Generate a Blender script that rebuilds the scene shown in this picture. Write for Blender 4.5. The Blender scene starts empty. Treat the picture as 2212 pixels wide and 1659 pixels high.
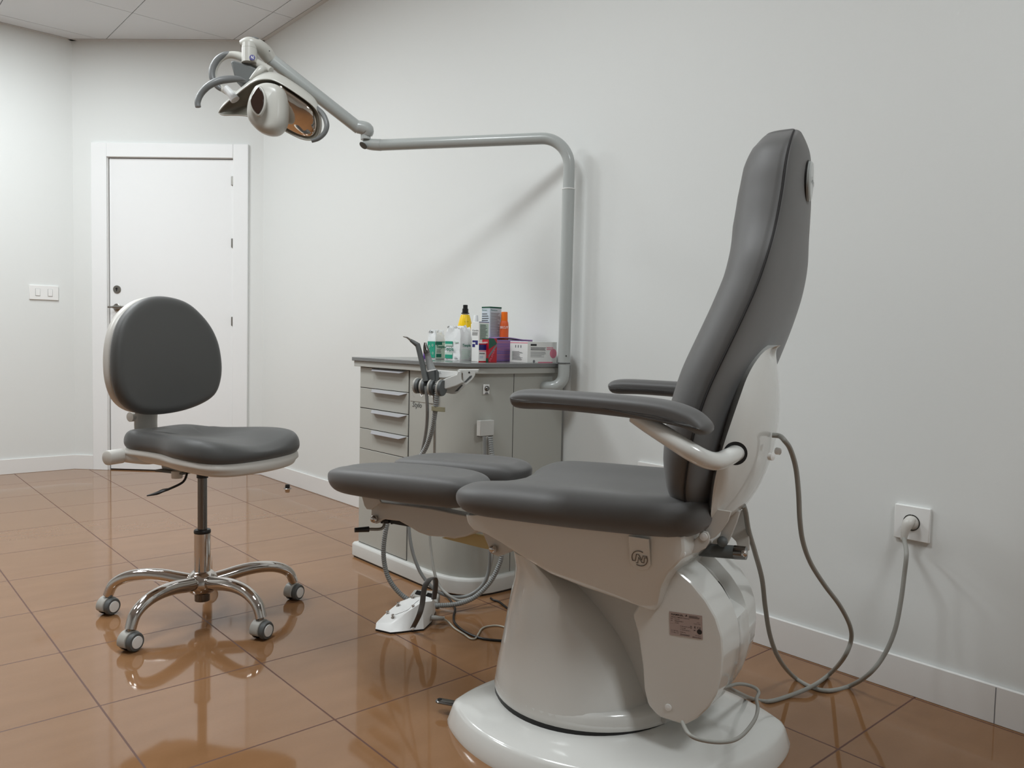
import bpy, math, random
import numpy as np
from mathutils import Vector, Matrix
random.seed(4)
PI = math.pi
V = lambda *a: np.array(a, float)
# ------------------------------------------------------------------ camera model
F = 1701.5
ROLL, PITCH, YAW = .02253, .0550, .7206
EYE = V(0, 0, .92)
def cam_axes():
    cy, sy = math.cos(YAW), math.sin(YAW)
    X = V(cy, 0, sy); Y = V(-sy, 0, cy); Z = V(0, -1, 0)
    cp, sp = math.cos(PITCH), math.sin(PITCH); cr, sr = math.cos(ROLL), math.sin(ROLL)
    Rp = np.array([[1, 0, 0], [0, cp, -sp], [0, sp, cp]]); Rr = np.array([[cr, -sr, 0], [sr, cr, 0], [0, 0, 1]])
    R = Rr @ Rp
    return np.array([R @ X, R @ Y, R @ Z])
MW = cam_axes()                      # world = MW @ camera(right, down, forward)
def ray(px, py): return MW @ V((px-1106)/F, (py-829.5)/F, 1)
def atd(px, py, d): return EYE + ray(px, py)*d
def onz(px, py, z): r = ray(px, py); return EYE + r*(z-EYE[2])/r[2]
def onx(px, py, x): r = ray(px, py); return EYE + r*x/r[0]
def ony(px, py, y): r = ray(px, py); return EYE + r*y/r[1]
def onpl(px, py, p, n): r = ray(px, py); return EYE + r*(np.dot(p-EYE, n)/np.dot(r, n))
FWD = MW @ V(0, 0, 1)
cd = bpy.data.cameras.new('camera'); cam = bpy.data.objects.new('camera', cd)
bpy.context.collection.objects.link(cam); bpy.context.scene.camera = cam
Mc = MW @ np.diag([1, -1, -1])
cam.matrix_world = Matrix([[*Mc[0], EYE[0]], [*Mc[1], EYE[1]], [*Mc[2], EYE[2]], [0, 0, 0, 1]])
cd.sensor_fit = 'HORIZONTAL'; cd.sensor_width = 36; cd.lens = F*36/2212; cd.clip_start = .05

# ------------------------------------------------------------------ materials
def lin(c):
    c = c/255
    return c/12.92 if c <= .04045 else ((c+.055)/1.055)**2.4
def mat(name, col, rough=.5, metal=0, spec=.5, coat=0, bump=0, bscale=400, var=0, emis=None):
    m = bpy.data.materials.new(name); m.use_nodes = True
    nt = m.node_tree; b = nt.nodes['Principled BSDF']
    c = (lin(col[0]), lin(col[1]), lin(col[2]), 1)
    b.inputs['Base Color'].default_value = c
    b.inputs['Roughness'].default_value = rough; b.inputs['Metallic'].default_value = metal
    b.inputs['Specular IOR Level'].default_value = spec
    b.inputs['Coat Weight'].default_value = coat; b.inputs['Coat Roughness'].default_value = .05
    tc = nt.nodes.new('ShaderNodeTexCoord')
    nz = nt.nodes.new('ShaderNodeTexNoise'); nz.inputs['Scale'].default_value = bscale; nz.inputs['Detail'].default_value = 4
    nt.links.new(tc.outputs['Object'], nz.inputs['Vector'])
    if bump:
        bp = nt.nodes.new('ShaderNodeBump'); bp.inputs['Strength'].default_value = bump; bp.inputs['Distance'].default_value = .0006
        nt.links.new(nz.outputs['Fac'], bp.inputs['Height']); nt.links.new(bp.outputs['Normal'], b.inputs['Normal'])
    mp = nt.nodes.new('ShaderNodeMapRange'); mp.inputs['To Min'].default_value = max(.02, rough-.04); mp.inputs['To Max'].default_value = rough+.04
    nz2 = nt.nodes.new('ShaderNodeTexNoise'); nz2.inputs['Scale'].default_value = 14
    nt.links.new(tc.outputs['Object'], nz2.inputs['Vector'])
    nt.links.new(nz2.outputs['Fac'], mp.inputs['Value']); nt.links.new(mp.outputs['Result'], b.inputs['Roughness'])
    if emis: b.inputs['Emission Color'].default_value = (*emis[0], 1); b.inputs['Emission Strength'].default_value = emis[1]
    return m
M = dict(
 wall=mat('wall paint', (224, 226, 224), .75, bump=.25, bscale=90),
 ceil=mat('ceiling tile', (222, 224, 226), .8, bump=.2, bscale=150),
 ceilgap=mat('ceiling gap', (40, 40, 42), .8),
 ceiltrim=mat('ceiling edge trim', (205, 203, 200), .6),
 base=mat('white skirting', (232, 231, 229), .4),
 door=mat('white lacquered door', (238, 239, 239), .35),
 darkgap=mat('dark gap', (30, 28, 28), .8),
 steel=mat('satin steel', (150, 148, 143), .3, metal=1),
 chrome=mat('chrome', (205, 200, 196), .07, metal=1),
 darkchrome=mat('dark chrome', (120, 118, 116), .18, metal=1),
 white=mat('white gloss shell', (222, 222, 218), .16, coat=.5),
 offw=mat('off white plastic', (206, 203, 197), .35),
 bright=mat('bright white plastic', (236, 236, 234), .35),
 uph=mat('grey leatherette', (90, 89, 88), .54, bump=.15, bscale=900, spec=.5),
 uph2=mat('charcoal leatherette', (76, 76, 75), .52, bump=.15, bscale=900, spec=.45),
 seam=mat('dark piping', (45, 43, 42), .5),
 black=mat('black plastic', (16, 16, 17), .4),
 rubber=mat('grey rubber', (88, 91, 91), .5),
 cabinet=mat('grey cabinet lacquer', (176, 176, 169), .35),
 plinth=mat('light plinth', (208, 208, 204), .35),
 top=mat('dark worktop laminate', (120, 121, 120), .22),
 alu=mat('aluminium edge', (178, 178, 172), .4),
 handle=mat('grey drawer handle', (162, 161, 164), .35),
 pole=mat('light grey enamel', (176, 180, 178), .3, coat=.3),
 lampw=mat('lamp housing', (190, 189, 182), .3),
 lampg=mat('lamp grey grip', (112, 114, 114), .4),
 lampd=mat('lamp dark grey', (92, 95, 94), .5),
 dish=mat('dull grey dish', (120, 118, 108), .35),
 mirror=mat('reflector mirror', (225, 215, 205), .03, metal=1),
 lens=mat('smoked lens', (50, 36, 30), .08),
 hose=mat('grey hose', (142, 144, 143), .4),
 hosel=mat('light grey hose', (172, 170, 164), .4),
 cable=mat('grey cable', (150, 149, 143), .45),
 cablew=mat('white cable', (190, 186, 172), .45),
 strap=mat('dark grey strap', (84, 80, 77), .45),
 beige=mat('beige fibreboard', (196, 178, 130), .7),
 tan=mat('tan clip', (150, 144, 118), .5),
 led=mat('led diffuser', (255, 255, 255), .5, emis=((.93, .985, 1.01), 28.0)),
 paperw=mat('white print board', (236, 236, 233), .45),
 foil=mat('white film bag', (232, 234, 234), .28, bump=1, bscale=30),
 green=mat('teal print', (0, 150, 120), .4), greend=mat('dark teal print', (0, 104, 84), .4),
 greenp=mat('pale green print', (190, 212, 198), .4),
 yellow=mat('yellow plastic', (248, 205, 0), .3), orange=mat('orange plastic', (238, 112, 10), .3),
 orange2=mat('orange label', (222, 96, 40), .4),
 navy=mat('navy print', (30, 28, 110), .4), red=mat('red print', (190, 24, 36), .35), redd=mat('dark red print', (186, 28, 44), .35),
 greendk=mat('dark green print', (24, 84, 66), .35), purple=mat('purple card', (160, 130, 188), .5),
 purpled=mat('violet plastic', (92, 50, 140), .4), pink=mat('pink print', (222, 130, 150), .45),
 ink=mat('black ink', (34, 32, 34), .5), inkg=mat('grey ink', (120, 120, 124), .5), blueg=mat('pale blue grey board', (196, 206, 214), .45),
 labelp=mat('silver pink label', (176, 158, 152), .5),
 clear=mat('frosted cap', (226, 228, 228), .3),
 logo=mat('logo blue', (30, 24, 120), .35), logog=mat('logo grey', (120, 112, 102), .45),
 traygrey=mat('grey metal tray', (120, 118, 124), .3, metal=.6),
)
for k_ in ('uph', 'uph2'):
    b_ = M[k_].node_tree.nodes['Principled BSDF']; b_.inputs['Sheen Weight'].default_value = .20; b_.inputs['Sheen Roughness'].default_value = .45
# purple stack: thin sheets
def stripes(m, scale, c2):
    nt = m.node_tree; b = nt.nodes['Principled BSDF']
    tc = nt.nodes.new('ShaderNodeTexCoord'); mp = nt.nodes.new('ShaderNodeMapping'); mp.inputs['Scale'].default_value = (3, 3, scale)
    nz = nt.nodes.new('ShaderNodeTexNoise'); nz.inputs['Scale'].default_value = 1; nz.inputs['Detail'].default_value = 2
    cr = nt.nodes.new('ShaderNodeValToRGB')
    c = b.inputs['Base Color'].default_value[:]
    cr.color_ramp.elements[0].color = c; cr.color_ramp.elements[0].position = .42
    cr.color_ramp.elements[1].color = (lin(c2[0]), lin(c2[1]), lin(c2[2]), 1); cr.color_ramp.elements[1].position = .58
    nt.links.new(tc.outputs['Object'], mp.inputs['Vector']); nt.links.new(mp.outputs['Vector'], nz.inputs['Vector'])
    nt.links.new(nz.outputs['Fac'], cr.inputs['Fac']); nt.links.new(cr.outputs['Color'], b.inputs['Base Color'])
M['sheets'] = mat('purple paper sheets', (112, 104, 176), .6); stripes(M['sheets'], 300, (176, 120, 150))

def floor_mat():
    m = bpy.data.materials.new('brown glossy floor tiles'); m.use_nodes = True
    nt = m.node_tree; N = nt.nodes; L = nt.links; b = N['Principled BSDF']
    tc = N.new('ShaderNodeTexCoord'); sp = N.new('ShaderNodeSeparateXYZ'); L.new(tc.outputs['Object'], sp.inputs[0])
    def mth(op, a, bb=None, c=None):
        n = N.new('ShaderNodeMath'); n.operation = op
        for i, v in enumerate((a, bb, c)):
            if v is None: continue
            if isinstance(v, (int, float)): n.inputs[i].default_value = v
            else: L.new(v, n.inputs[i])
        return n.outputs[0]
    def axis(out, off, pitch, lim=None):
        t = mth('DIVIDE', mth('SUBTRACT', out, off), pitch)
        fr = mth('FRACT', t); d = mth('MULTIPLY', mth('MINIMUM', fr, mth('SUBTRACT', 1.0, fr)), pitch)
        return mth('LESS_THAN', d, .0024), mth('FLOOR', t)
    gx, ix = axis(sp.outputs[0], .4985, .4138); gy, iy = axis(sp.outputs[1], .8165, .4205)
    g = mth('MAXIMUM', gx, gy)
    cell = N.new('ShaderNodeCombineXYZ'); L.new(ix, cell.inputs[0]); L.new(iy, cell.inputs[1])
    wn = N.new('ShaderNodeTexWhiteNoise'); wn.noise_dimensions = '2D'; L.new(cell.outputs[0], wn.inputs['Vector'])
    mp = N.new('ShaderNodeMapping'); mp.inputs['Scale'].default_value = (5, 13, 1); L.new(tc.outputs['Object'], mp.inputs['Vector'])
    vadd = N.new('ShaderNodeVectorMath'); vadd.operation = 'MULTIPLY_ADD'; L.new(cell.outputs[0], vadd.inputs[0]); vadd.inputs[1].default_value = (.73, -1.31, 0); L.new(mp.outputs[0], vadd.inputs[2])
    n1 = N.new('ShaderNodeTexNoise'); n1.inputs['Scale'].default_value = 1; n1.inputs['Detail'].default_value = 1.5; n1.inputs['Roughness'].default_value = .55; L.new(vadd.outputs[0], n1.inputs['Vector'])
    n2 = N.new('ShaderNodeTexNoise'); n2.inputs['Scale'].default_value = 130; n2.inputs['Detail'].default_value = 1; L.new(tc.outputs['Object'], n2.inputs['Vector'])
    mx = mth('ADD', mth('MULTIPLY', n1.outputs['Fac'], .8), mth('MULTIPLY', n2.outputs['Fac'], .2))
    mx = mth('ADD', mx, mth('MULTIPLY', mth('SUBTRACT', wn.outputs[0], .5), .10))
    cr = N.new('ShaderNodeValToRGB'); L.new(mx, cr.inputs['Fac'])
    e = cr.color_ramp.elements
    e[0].position = .2; e[0].color = (lin(134), lin(97), lin(65), 1)
    e[1].position = .8; e[1].color = (lin(145), lin(107), lin(75), 1)
    mix = N.new('ShaderNodeMix'); mix.data_type = 'RGBA'
    L.new(g, mix.inputs['Factor']); L.new(cr.outputs['Color'], mix.inputs[6]); mix.inputs[7].default_value = (lin(92), lin(58), lin(44), 1)
    L.new(mix.outputs[2], b.inputs['Base Color'])
    rg = mth('ADD', .06, mth('MULTIPLY', g, .4)); L.new(rg, b.inputs['Roughness'])
    b.inputs['Specular IOR Level'].default_value = .5
    return m
M['floor'] = floor_mat()

# ------------------------------------------------------------------ object helpers
WMI = {}
def thing(name, label, cat, loc, group=None):
    o = bpy.data.objects.new(name, None); bpy.context.collection.objects.link(o)
    o.location = tuple(loc); o.empty_display_size = .05
    o['label'] = label; o['category'] = cat
    if group: o['group'] = group
    WMI[o] = V(*loc); return o
def add(name, vf, m, parent=None, sharp=35, bevel=0, seg=2, sub=0, label=None, solid=0):
    verts, faces = vf
    off = WMI[parent] if parent is not None else V(0, 0, 0)
    me = bpy.data.meshes.new(name)
    me.from_pydata([tuple(np.array(v)-off) for v in verts], [], faces)
    me.validate(); me.update()
    import bmesh
    bm = bmesh.new(); bm.from_mesh(me); bmesh.ops.remove_doubles(bm, verts=bm.verts, dist=1e-6)
    bmesh.ops.recalc_face_normals(bm, faces=bm.faces); bm.to_mesh(me); bm.free()
    me.polygons.foreach_set('use_smooth', [True]*len(me.polygons))
    if sharp: me.set_sharp_from_angle(angle=math.radians(sharp))
    me.materials.append(m if not isinstance(m, str) else M[m])
    o = bpy.data.objects.new(name, me); bpy.context.collection.objects.link(o)
    if parent is not None: o.parent = parent
    WMI[o] = off
    if solid:
        md = o.modifiers.new('s', 'SOLIDIFY'); md.thickness = solid; md.offset = 0
    if bevel:
        md = o.modifiers.new('b', 'BEVEL'); md.width = bevel; md.segments = seg; md.limit_method = 'ANGLE'; md.angle_limit = math.radians(32); md.harden_normals = False
    if sub:
        md = o.modifiers.new('u', 'SUBSURF'); md.levels = sub; md.render_levels = sub
    if label: o['label'] = label
    return o
def struct(o): o['kind'] = 'structure'; return o
def top(o, label, cat, group=None):
    o['label'] = label; o['category'] = cat
    if group: o['group'] = group
    return o
def join(*vfs):
    vs, fs = [], []
    for v, f in vfs:
        k = len(vs); vs += list(v); fs += [tuple(i+k for i in q) for q in f]
    return vs, fs
def box(c, s, ax=None):
    c = V(*c); ax = [V(1, 0, 0), V(0, 1, 0), V(0, 0, 1)] if ax is None else ax
    vs = [c + ax[0]*s[0]/2*i + ax[1]*s[1]/2*j + ax[2]*s[2]/2*k for i in (-1, 1) for j in (-1, 1) for k in (-1, 1)]
    return vs, [(0, 1, 3, 2), (4, 6, 7, 5), (0, 4, 5, 1), (2, 3, 7, 6), (0, 2, 6, 4), (1, 5, 7, 3)]
def bmm(a, b):  # box from min/max
    a, b = V(*a), V(*b); return box((a+b)/2, b-a)
def catmull(P, n, closed=False):
    P = [np.array(p, float) for p in P]; out = []; N = len(P)
    segs = N if closed else N-1
    for i in range(segs):
        if closed: p0, p1, p2, p3 = P[i-1], P[i], P[(i+1) % N], P[(i+2) % N]
        else: p0, p1, p2, p3 = P[max(i-1, 0)], P[i], P[i+1], P[min(i+2, N-1)]
        for k in range(n):
            t = k/n
            # centripetal-ish: plain uniform
            out.append(.5*((2*p1)+(-p0+p2)*t+(2*p0-5*p1+4*p2-p3)*t*t+(-p0+3*p1-3*p2+p3)*t**3))
    if not closed: out.append(P[-1])
    return out
def resample(P, n, closed=False):
    P = [np.array(p, float) for p in P]
    if closed: P = P+[P[0]]
    d = [0]
    for a, b in zip(P, P[1:]): d.append(d[-1]+np.linalg.norm(b-a))
    out = []; m = n if closed else n-1
    for k in range(n):
        s = d[-1]*k/m; i = min(np.searchsorted(d, s, side='right')-1, len(P)-2); i = max(i, 0)
        t = (s-d[i])/max(d[i+1]-d[i], 1e-9); out.append(P[i]+(P[i+1]-P[i])*t)
    return out
def tube(P, r, n=14, smooth=6, caps=True, flat=None, res=None, rfun=None, up=None):
    """sweep; r number or list; flat=(a,b) section scale along (side, up)"""
    if smooth: 
        Q = catmull(P, smooth)
        if not isinstance(r, (int, float)): r = [float(x[0]) for x in catmull([V(x) for x in r], smooth)]
    else: Q = [np.array(p, float) for p in P]
    if res: Q = resample(Q, res); r = r if isinstance(r, (int, float)) else [float(x[0]) for x in resample([V(x) for x in r], res)]
    if isinstance(r, (int, float)): r = [r]*len(Q)
    if rfun: r = [rr*rfun(i) for i, rr in enumerate(r)]
    vs, fs = [], []
    T = [Q[min(i+1, len(Q)-1)]-Q[max(i-1, 0)] for i in range(len(Q))]; T = [t/np.linalg.norm(t) for t in T]
    u = V(0, 0, 1) if up is None else np.array(up, float)
    if abs(np.dot(u, T[0])) > .95: u = V(1, .3, 0)
    u = u-T[0]*np.dot(u, T[0]); u /= np.linalg.norm(u)
    for i, q in enumerate(Q):
        if up is not None:
            uu = np.array(up, float)
            if abs(np.dot(uu, T[i])) < .97: u = uu
        u = u-T[i]*np.dot(u, T[i]); u /= np.linalg.norm(u); s = np.cross(T[i], u)
        fa, fb = flat or (1, 1)
        for k in range(n):
            a = 2*PI*k/n; vs.append(q+s*math.cos(a)*r[i]*fa+u*math.sin(a)*r[i]*fb)
    for i in range(len(Q)-1):
        for k in range(n):
            a, b = i*n+k, i*n+(k+1) % n; fs.append((a, b, b+n, a+n))
    if caps: fs.append(tuple(range(n-1, -1, -1))); fs.append(tuple((len(Q)-1)*n+k for k in range(n)))
    return vs, fs
def hose_rib(P, r, pitch=.0072, n=12, smooth=8):
    Q = catmull(P, smooth); L = sum(np.linalg.norm(b-a) for a, b in zip(Q, Q[1:]))
    m = int(L/pitch)*5
    return tube(P, r, n=n, smooth=smooth, res=m, rfun=lambda i: (1, 1.0, .97, .80, .97)[i % 5])
def frame(axis):
    a = np.array(axis, float); a /= np.linalg.norm(a); u = V(0, 0, 1) if abs(a[2]) < .9 else V(1, 0, 0)
    u = u-a*np.dot(u, a); u /= np.linalg.norm(u); return a, u, np.cross(a, u)
def lathe(prof, o, axis=(0, 0, 1), n=32):
    a, u, v = frame(axis); o = np.array(o, float); vs, fs = [], []
    for r, z in prof:
        for k in range(n): t = 2*PI*k/n; vs.append(o+a*z+(u*math.cos(t)+v*math.sin(t))*max(r, 1e-5))
    for i in range(len(prof)-1):
        for k in range(n): b = (k+1) % n; fs.append((i*n+k, i*n+b, (i+1)*n+b, (i+1)*n+k))
    fs.append(tuple(range(n))); fs.append(tuple((len(prof)-1)*n+k for k in range(n)))
    return vs, fs
def rev(P0, P1, r, n=24): P0, P1 = np.array(P0, float), np.array(P1, float); return lathe([(r, 0), (r, np.linalg.norm(P1-P0))], P0, P1-P0, n)
def loft(rings, caps=True, closed=True):
    n = len(rings[0]); vs = [p for r in rings for p in r]; fs = []
    for i in range(len(rings)-1):
        for k in range(n if closed else n-1): b = (k+1) % n; fs.append((i*n+k, i*n+b, (i+1)*n+b, (i+1)*n+k))
    if caps: fs.append(tuple(range(n-1, -1, -1))); fs.append(tuple((len(rings)-1)*n+k for k in range(n)))
    return vs, fs
def prism(A, B): return loft([A, B])
def cushion(outline, T, rh, fn, n=72, crown=0, inner=5, exp=2.2, smooth=6, drop=0):
    """outline (a,b) closed -> puffed pad of thickness T; fn(a,b,t) -> world"""
    P = resample(catmull(outline, smooth, True), n, True) if smooth else resample(outline, n, True)
    A = sum(P[i-1][0]*P[i][1]-P[i][0]*P[i-1][1] for i in range(n))
    if A < 0: P = P[::-1]
    Nn = []
    for i in range(n): t = P[(i+1) % n]-P[i-1]; t /= np.linalg.norm(t); Nn.append(V(-t[1], t[0]))  # inward
    c = sum(P)/n; rings = []
    K = 9
    def ring(ins, t): return [P[i]+Nn[i]*ins for i in range(n)], t
    prof = []
    for k in range(K+1):
        th = PI/2*k/K; ct, st = math.cos(th), math.sin(th)
        prof.append((rh*(1-abs(ct)**(2/exp)), T/2*abs(st)**(2/exp)))
    seq = [(i, -t) for i, t in prof[::-1]]+prof[1:]
    vs, fs, lv = [], [], []
    base = ring(rh, 0)[0]
    for s in [j/inner for j in range(1, inner)]: lv.append(([c+(q-c)*s for q in base], -T/2-drop*(1-s*s)))
    for i, t in seq: lv.append(ring(i, t))
    for s in [j/inner for j in range(inner-1, 0, -1)]: lv.append(([c+(q-c)*s for q in base], T/2+crown*(1-s*s)))
    vs.append(fn(c[0], c[1], -T/2-drop))
    for pts, t in lv: vs += [fn(q[0], q[1], t) for q in pts]
    vs.append(fn(c[0], c[1], T/2+crown)); e = len(vs)-1
    for k in range(n): fs.append((0, 1+(k+1) % n, 1+k))
    for j in range(len(lv)-1):
        for k in range(n): b = (k+1) % n; o = 1+j*n; fs.append((o+k, o+b, o+n+b, o+n+k))
    o = 1+(len(lv)-1)*n
    for k in range(n): fs.append((o+k, o+(k+1) % n, e))
    return vs, fs
def ball(c, r, n=20): return lathe([(r*math.sin(PI*i/n), -r*math.cos(PI*i/n)) for i in range(n+1)], c, (0, 0, 1), n)
def text(body, size, o, x, y, m, parent, name='lettering', ext=.0002, italic=0, bold=0, fit=None, label=None):
    cu = bpy.data.curves.new('t', 'FONT'); cu.body = body; cu.size = 1; cu.extrude = 0; cu.offset = bold; cu.resolution_u = 2
    ob = bpy.data.objects.new('t', cu); bpy.context.collection.objects.link(ob)
    dg = bpy.context.evaluated_depsgraph_get(); me = bpy.data.meshes.new_from_object(ob.evaluated_get(dg))
    bpy.data.objects.remove(ob)
    x = np.array(x, float); x /= np.linalg.norm(x); y = np.array(y, float); y /= np.linalg.norm(y); nn = np.cross(x, y)
    pts = [V(*v.co) for v in me.vertices]
    w = max(p[0] for p in pts) if pts else 1
    sx = (fit/w if fit else size)
    vs = [np.array(o)+x*(p[0]+italic*p[1])*sx+y*p[1]*size+nn*ext for p in pts]
    fs = [tuple(p.vertices) for p in me.polygons]
    bpy.data.meshes.remove(me)
    return add(name, (vs, fs), m, parent, sharp=0, label=label)
def strip_bars(o, x, y, rects, ext=.0002):
    """flat printed bars: rects (x0,y0,x1,y1) in metres on plane"""
    x = np.array(x, float); y = np.array(y, float); n = np.cross(x, y); vf = []
    for a, b, c, d in rects:
        q = [np.array(o)+x*u+y*v+n*ext for u, v in ((a, b), (c, b), (c, d), (a, d))]; vf.append((q, [(0, 1, 2, 3)]))
    return join(*vf)
def textlines(x0, y0, x1, y1, k, fill=.45, jag=.35):
    out = []; dy = (y1-y0)/k
    for i in range(k):
        out.append((x0, y0+i*dy, x0+(x1-x0)*(1-random.random()*jag), y0+i*dy+dy*fill))
    return out

# ------------------------------------------------------------------ ROOM
XW, YL, ZC = 2.174, 5.84, 2.8
A0 = V(1.262, YL, 0); B0 = V(XW, 4.960, 0)
CD = (B0-A0)/np.linalg.norm(B0-A0); CN = V(CD[1], -CD[0], 0)       # door wall direction, normal to room (points -x,-y)
if CN[1] > 0: CN = -CN
Z3 = V(0, 0, 1)
X0, Y0 = -3.2, -2.6
def quad(a, b, c, d): return [V(*a), V(*b), V(*c), V(*d)], [(0, 1, 2, 3)]
fl = add('floor', box(((X0+XW)/2, (Y0+YL)/2, -.05), (XW-X0+.4, YL-Y0+.4, .1)), 'floor'); struct(fl)
struct(add('wall_right', bmm((XW, Y0-.1, 0), (XW+.1, B0[1]+.06, ZC+.1)), 'wall'))
struct(add('wall_left', bmm((X0-.1, YL, 0), (A0[0]+.06, YL+.1, ZC+.1)), 'wall'))
struct(add('wall_back', bmm((X0-.1, Y0-.1, 0), (XW, Y0, ZC+.1)), 'wall'))
struct(add('wall_side', bmm((X0-.1, Y0, 0), (X0, YL, ZC+.1)), 'wall'))
# door wall with an opening
def cw(s, z, n=0): return A0+CD*s+Z3*z+CN*n
Lc = np.linalg.norm(B0-A0)
def cbox(s0, s1, z0, z1, n0, n1): return box(cw((s0+s1)/2, (z0+z1)/2, (n0+n1)/2), (s1-s0, z1-z0, n1-n0), [CD, Z3, CN])
def s_of(px, py): return float(np.dot(onpl(px, py, A0, CN)-A0, CD))
dl, dr = s_of(237, 700), s_of(503.5, 700)             # door leaf
fL, fR = s_of(202, 700), s_of(536.5, 700)             # casing
zt, zf = 2.05, 2.145
struct(add('wall_door', join(cbox(0, dl-.012, 0, ZC+.1, -.1, 0), cbox(dr+.002, Lc, 0, ZC+.1, -.1, 0), cbox(dl-.012, dr+.002, zt+.012, ZC+.1, -.1, 0)), 'wall'))
cl = add('ceiling', box(((X0+XW)/2, (Y0+YL)/2, ZC+.06), (XW-X0+.3, YL-Y0+.3, .1)), 'ceilgap'); struct(cl)
# ceiling tiles: one slab per 0.6 m cell, clipped to the room outline
def clip(poly, p, n):
    out = []
    for i in range(len(poly)):
        a, b = poly[i-1], poly[i]; da, db = np.dot(a-p, n), np.dot(b-p, n)
        if (da >= 0) != (db >= 0): out.append(a+(b-a)*da/(da-db))
        if db >= 0: out.append(b)
    return out
tiles = []; LAMPS = [(.52, 4.785), (.52, 3.585), (.52, 1.785), (-.68, 3.585), (1.12, -.615)]
for i in range(-9, 3):
    for j in range(-13, 4):
        x0, y0 = 1.42+.6*i, 4.485+.6*j; g = .0022
        if any(abs(x0+.3-lx) < .1 and abs(y0+.3-ly) < .1 for lx, ly in LAMPS): continue
        poly = [V(x0+g, y0+g), V(x0+.6-g, y0+g), V(x0+.6-g, y0+.6-g), V(x0+g, y0+.6-g)]
        for p, n in ((V(XW-.028, 0), V(-1, 0)), (V(0, YL-.028), V(0, -1)), (V(X0, 0), V(1, 0)), (V(0, Y0), V(0, 1)), (A0[:2]+CN[:2]*.028, CN[:2])):
            if poly: poly = clip(poly, p, n)
        if len(poly) < 3: continue
        lo = [V(*p, ZC) for p in poly]; hi = [V(*p, ZC+.012) for p in poly]; tiles.append(prism(lo, hi))
o = add('ceiling_tiles', join(*tiles), 'ceil', cl, sharp=30)
struct(add('trim_1', bmm((XW-.026, Y0, ZC-.003), (XW+.002, B0[1]+.02, ZC+.012)), 'ceiltrim'))
struct(add('trim_2', bmm((X0, YL-.026, ZC-.003), (A0[0]+.02, YL+.002, ZC+.012)), 'ceiltrim'))
struct(add('trim_3', cbox(-.01, Lc+.01, ZC-.003, ZC+.012, -.002, .026), 'ceiltrim'))
# recessed lamps; the last is an added unseen fill for the lower right wall
for k, (lx, ly) in enumerate(LAMPS):
    t = thing('ceiling_light', ['recessed square ceiling panel lamp closest to the left wall', 'recessed square ceiling panel lamp above the rolling stool', 'recessed square ceiling panel lamp nearest the podiatry chair', 'recessed square ceiling panel lamp left of the one above the stool', 'added unseen fill panel behind the camera, brightening the lower right wall'][k], 'ceiling light', (lx, ly, ZC))
    fr = [(-.295, .295, .275, .295), (-.295, .295, -.295, -.275), (-.295, -.275, -.275, .275), (.275, .295, -.275, .275)]
    add('frame', join(*[bmm((lx+a, ly+c, ZC-.002), (lx+b, ly+d, ZC+.01)) for a, b, c, d in fr]), 'bright', t)
    add('diffuser', quad((lx-.275, ly-.275, ZC+.004), (lx-.275, ly+.275, ZC+.004), (lx+.275, ly+.275, ZC+.004), (lx+.275, ly-.275, ZC+.004)), 'led', t, sharp=0)
# skirting
bh, bt = .096, .011
struct(add('baseboard_right', bmm((XW-bt, Y0, 0), (XW, B0[1], bh)), 'base', bevel=.002))
struct(add('trim_4', join(bmm((XW-bt-.0004, .628, .002), (XW-bt+.001, .630, bh-.003))), 'inkg'))
struct(add('baseboard_left', bmm((X0, YL-bt, 0), (A0[0], YL, bh)), 'base', bevel=.002))
struct(add('baseboard_door', join(cbox(-.004, fL, 0, bh, 0, bt), cbox(fR, Lc+.004, 0, bh, 0, bt)), 'base', bevel=.002))
# door
dn = .006
D = add('door_1', cbox(dl, dr, .008, zt, -.040, dn-.012), 'door', bevel=.0015); struct(D)
fz = .018
struct(add('trim_5', cbox(fL, dl-.008, 0, zf, -.002, fz), 'door', bevel=.0025))
struct(add('trim_6', cbox(dr+.003, fR, 0, zf, -.002, fz), 'door', bevel=.0025))
struct(add('trim_7', cbox(dl-.0075, dr+.0025, zt+.006, zf, -.002, fz-.0005), 'door', bevel=.0025))
struct(add('trim_8', join(cbox(dl-.013, dl-.005, 0, zt+.01, -.05, .002), cbox(dl-.013, dr+.004, zt+.004, zt+.013, -.05, .004)), 'base'))
struct(add('trim_9', join(cbox(dl-.012, dr+.003, 0, .0075, -.05, -.012), cbox(dl-.0045, dl-.0005, 0, zt, -.05, -.03), cbox(dl-.004, dr, zt+.0005, zt+.004, -.05, -.03)), 'darkgap'))
def dpt(px, py, n=dn-.011): q = onpl(px, py, A0+CN*n, CN); return q
esc = dpt(253, 625); add('lock_escutcheon', join(lathe([(.0, .0), (.026, 0), (.026, .006), (.023, .009), (.0, .009)], esc-CN*.002, CN)), 'steel', D)
add('keyhole', join(lathe([(0, 0), (.007, 0), (.007, .002), (0, .002)], esc+CN*.0065+Z3*.004, CN, 12), box(esc+CN*.0075-Z3*.006, (.005, .002, .014), [CD, CN, Z3])), 'black', D)
ros = dpt(253, 664)
hd = add('door_handle', join(lathe([(0, 0), (.025, 0), (.025, .006), (.022, .008), (0, .008)], ros-CN*.002, CN), tube([ros, ros+CN*.045, ros+CN*.05+CD*.01, ros+CN*.05+CD*.125], .0085, smooth=4), tube([ros+CN*.047+CD*.01, ros+CN*.047-CD*.035], .006, smooth=0)), 'steel', D)
for py in (391, 525, 694):
    q = dpt(502, py); add('hinge', join(box(q+CN*.004+CD*.001, (.014, .008, .058), [CD, CN, Z3])), 'steel', D, bevel=.002)
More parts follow.
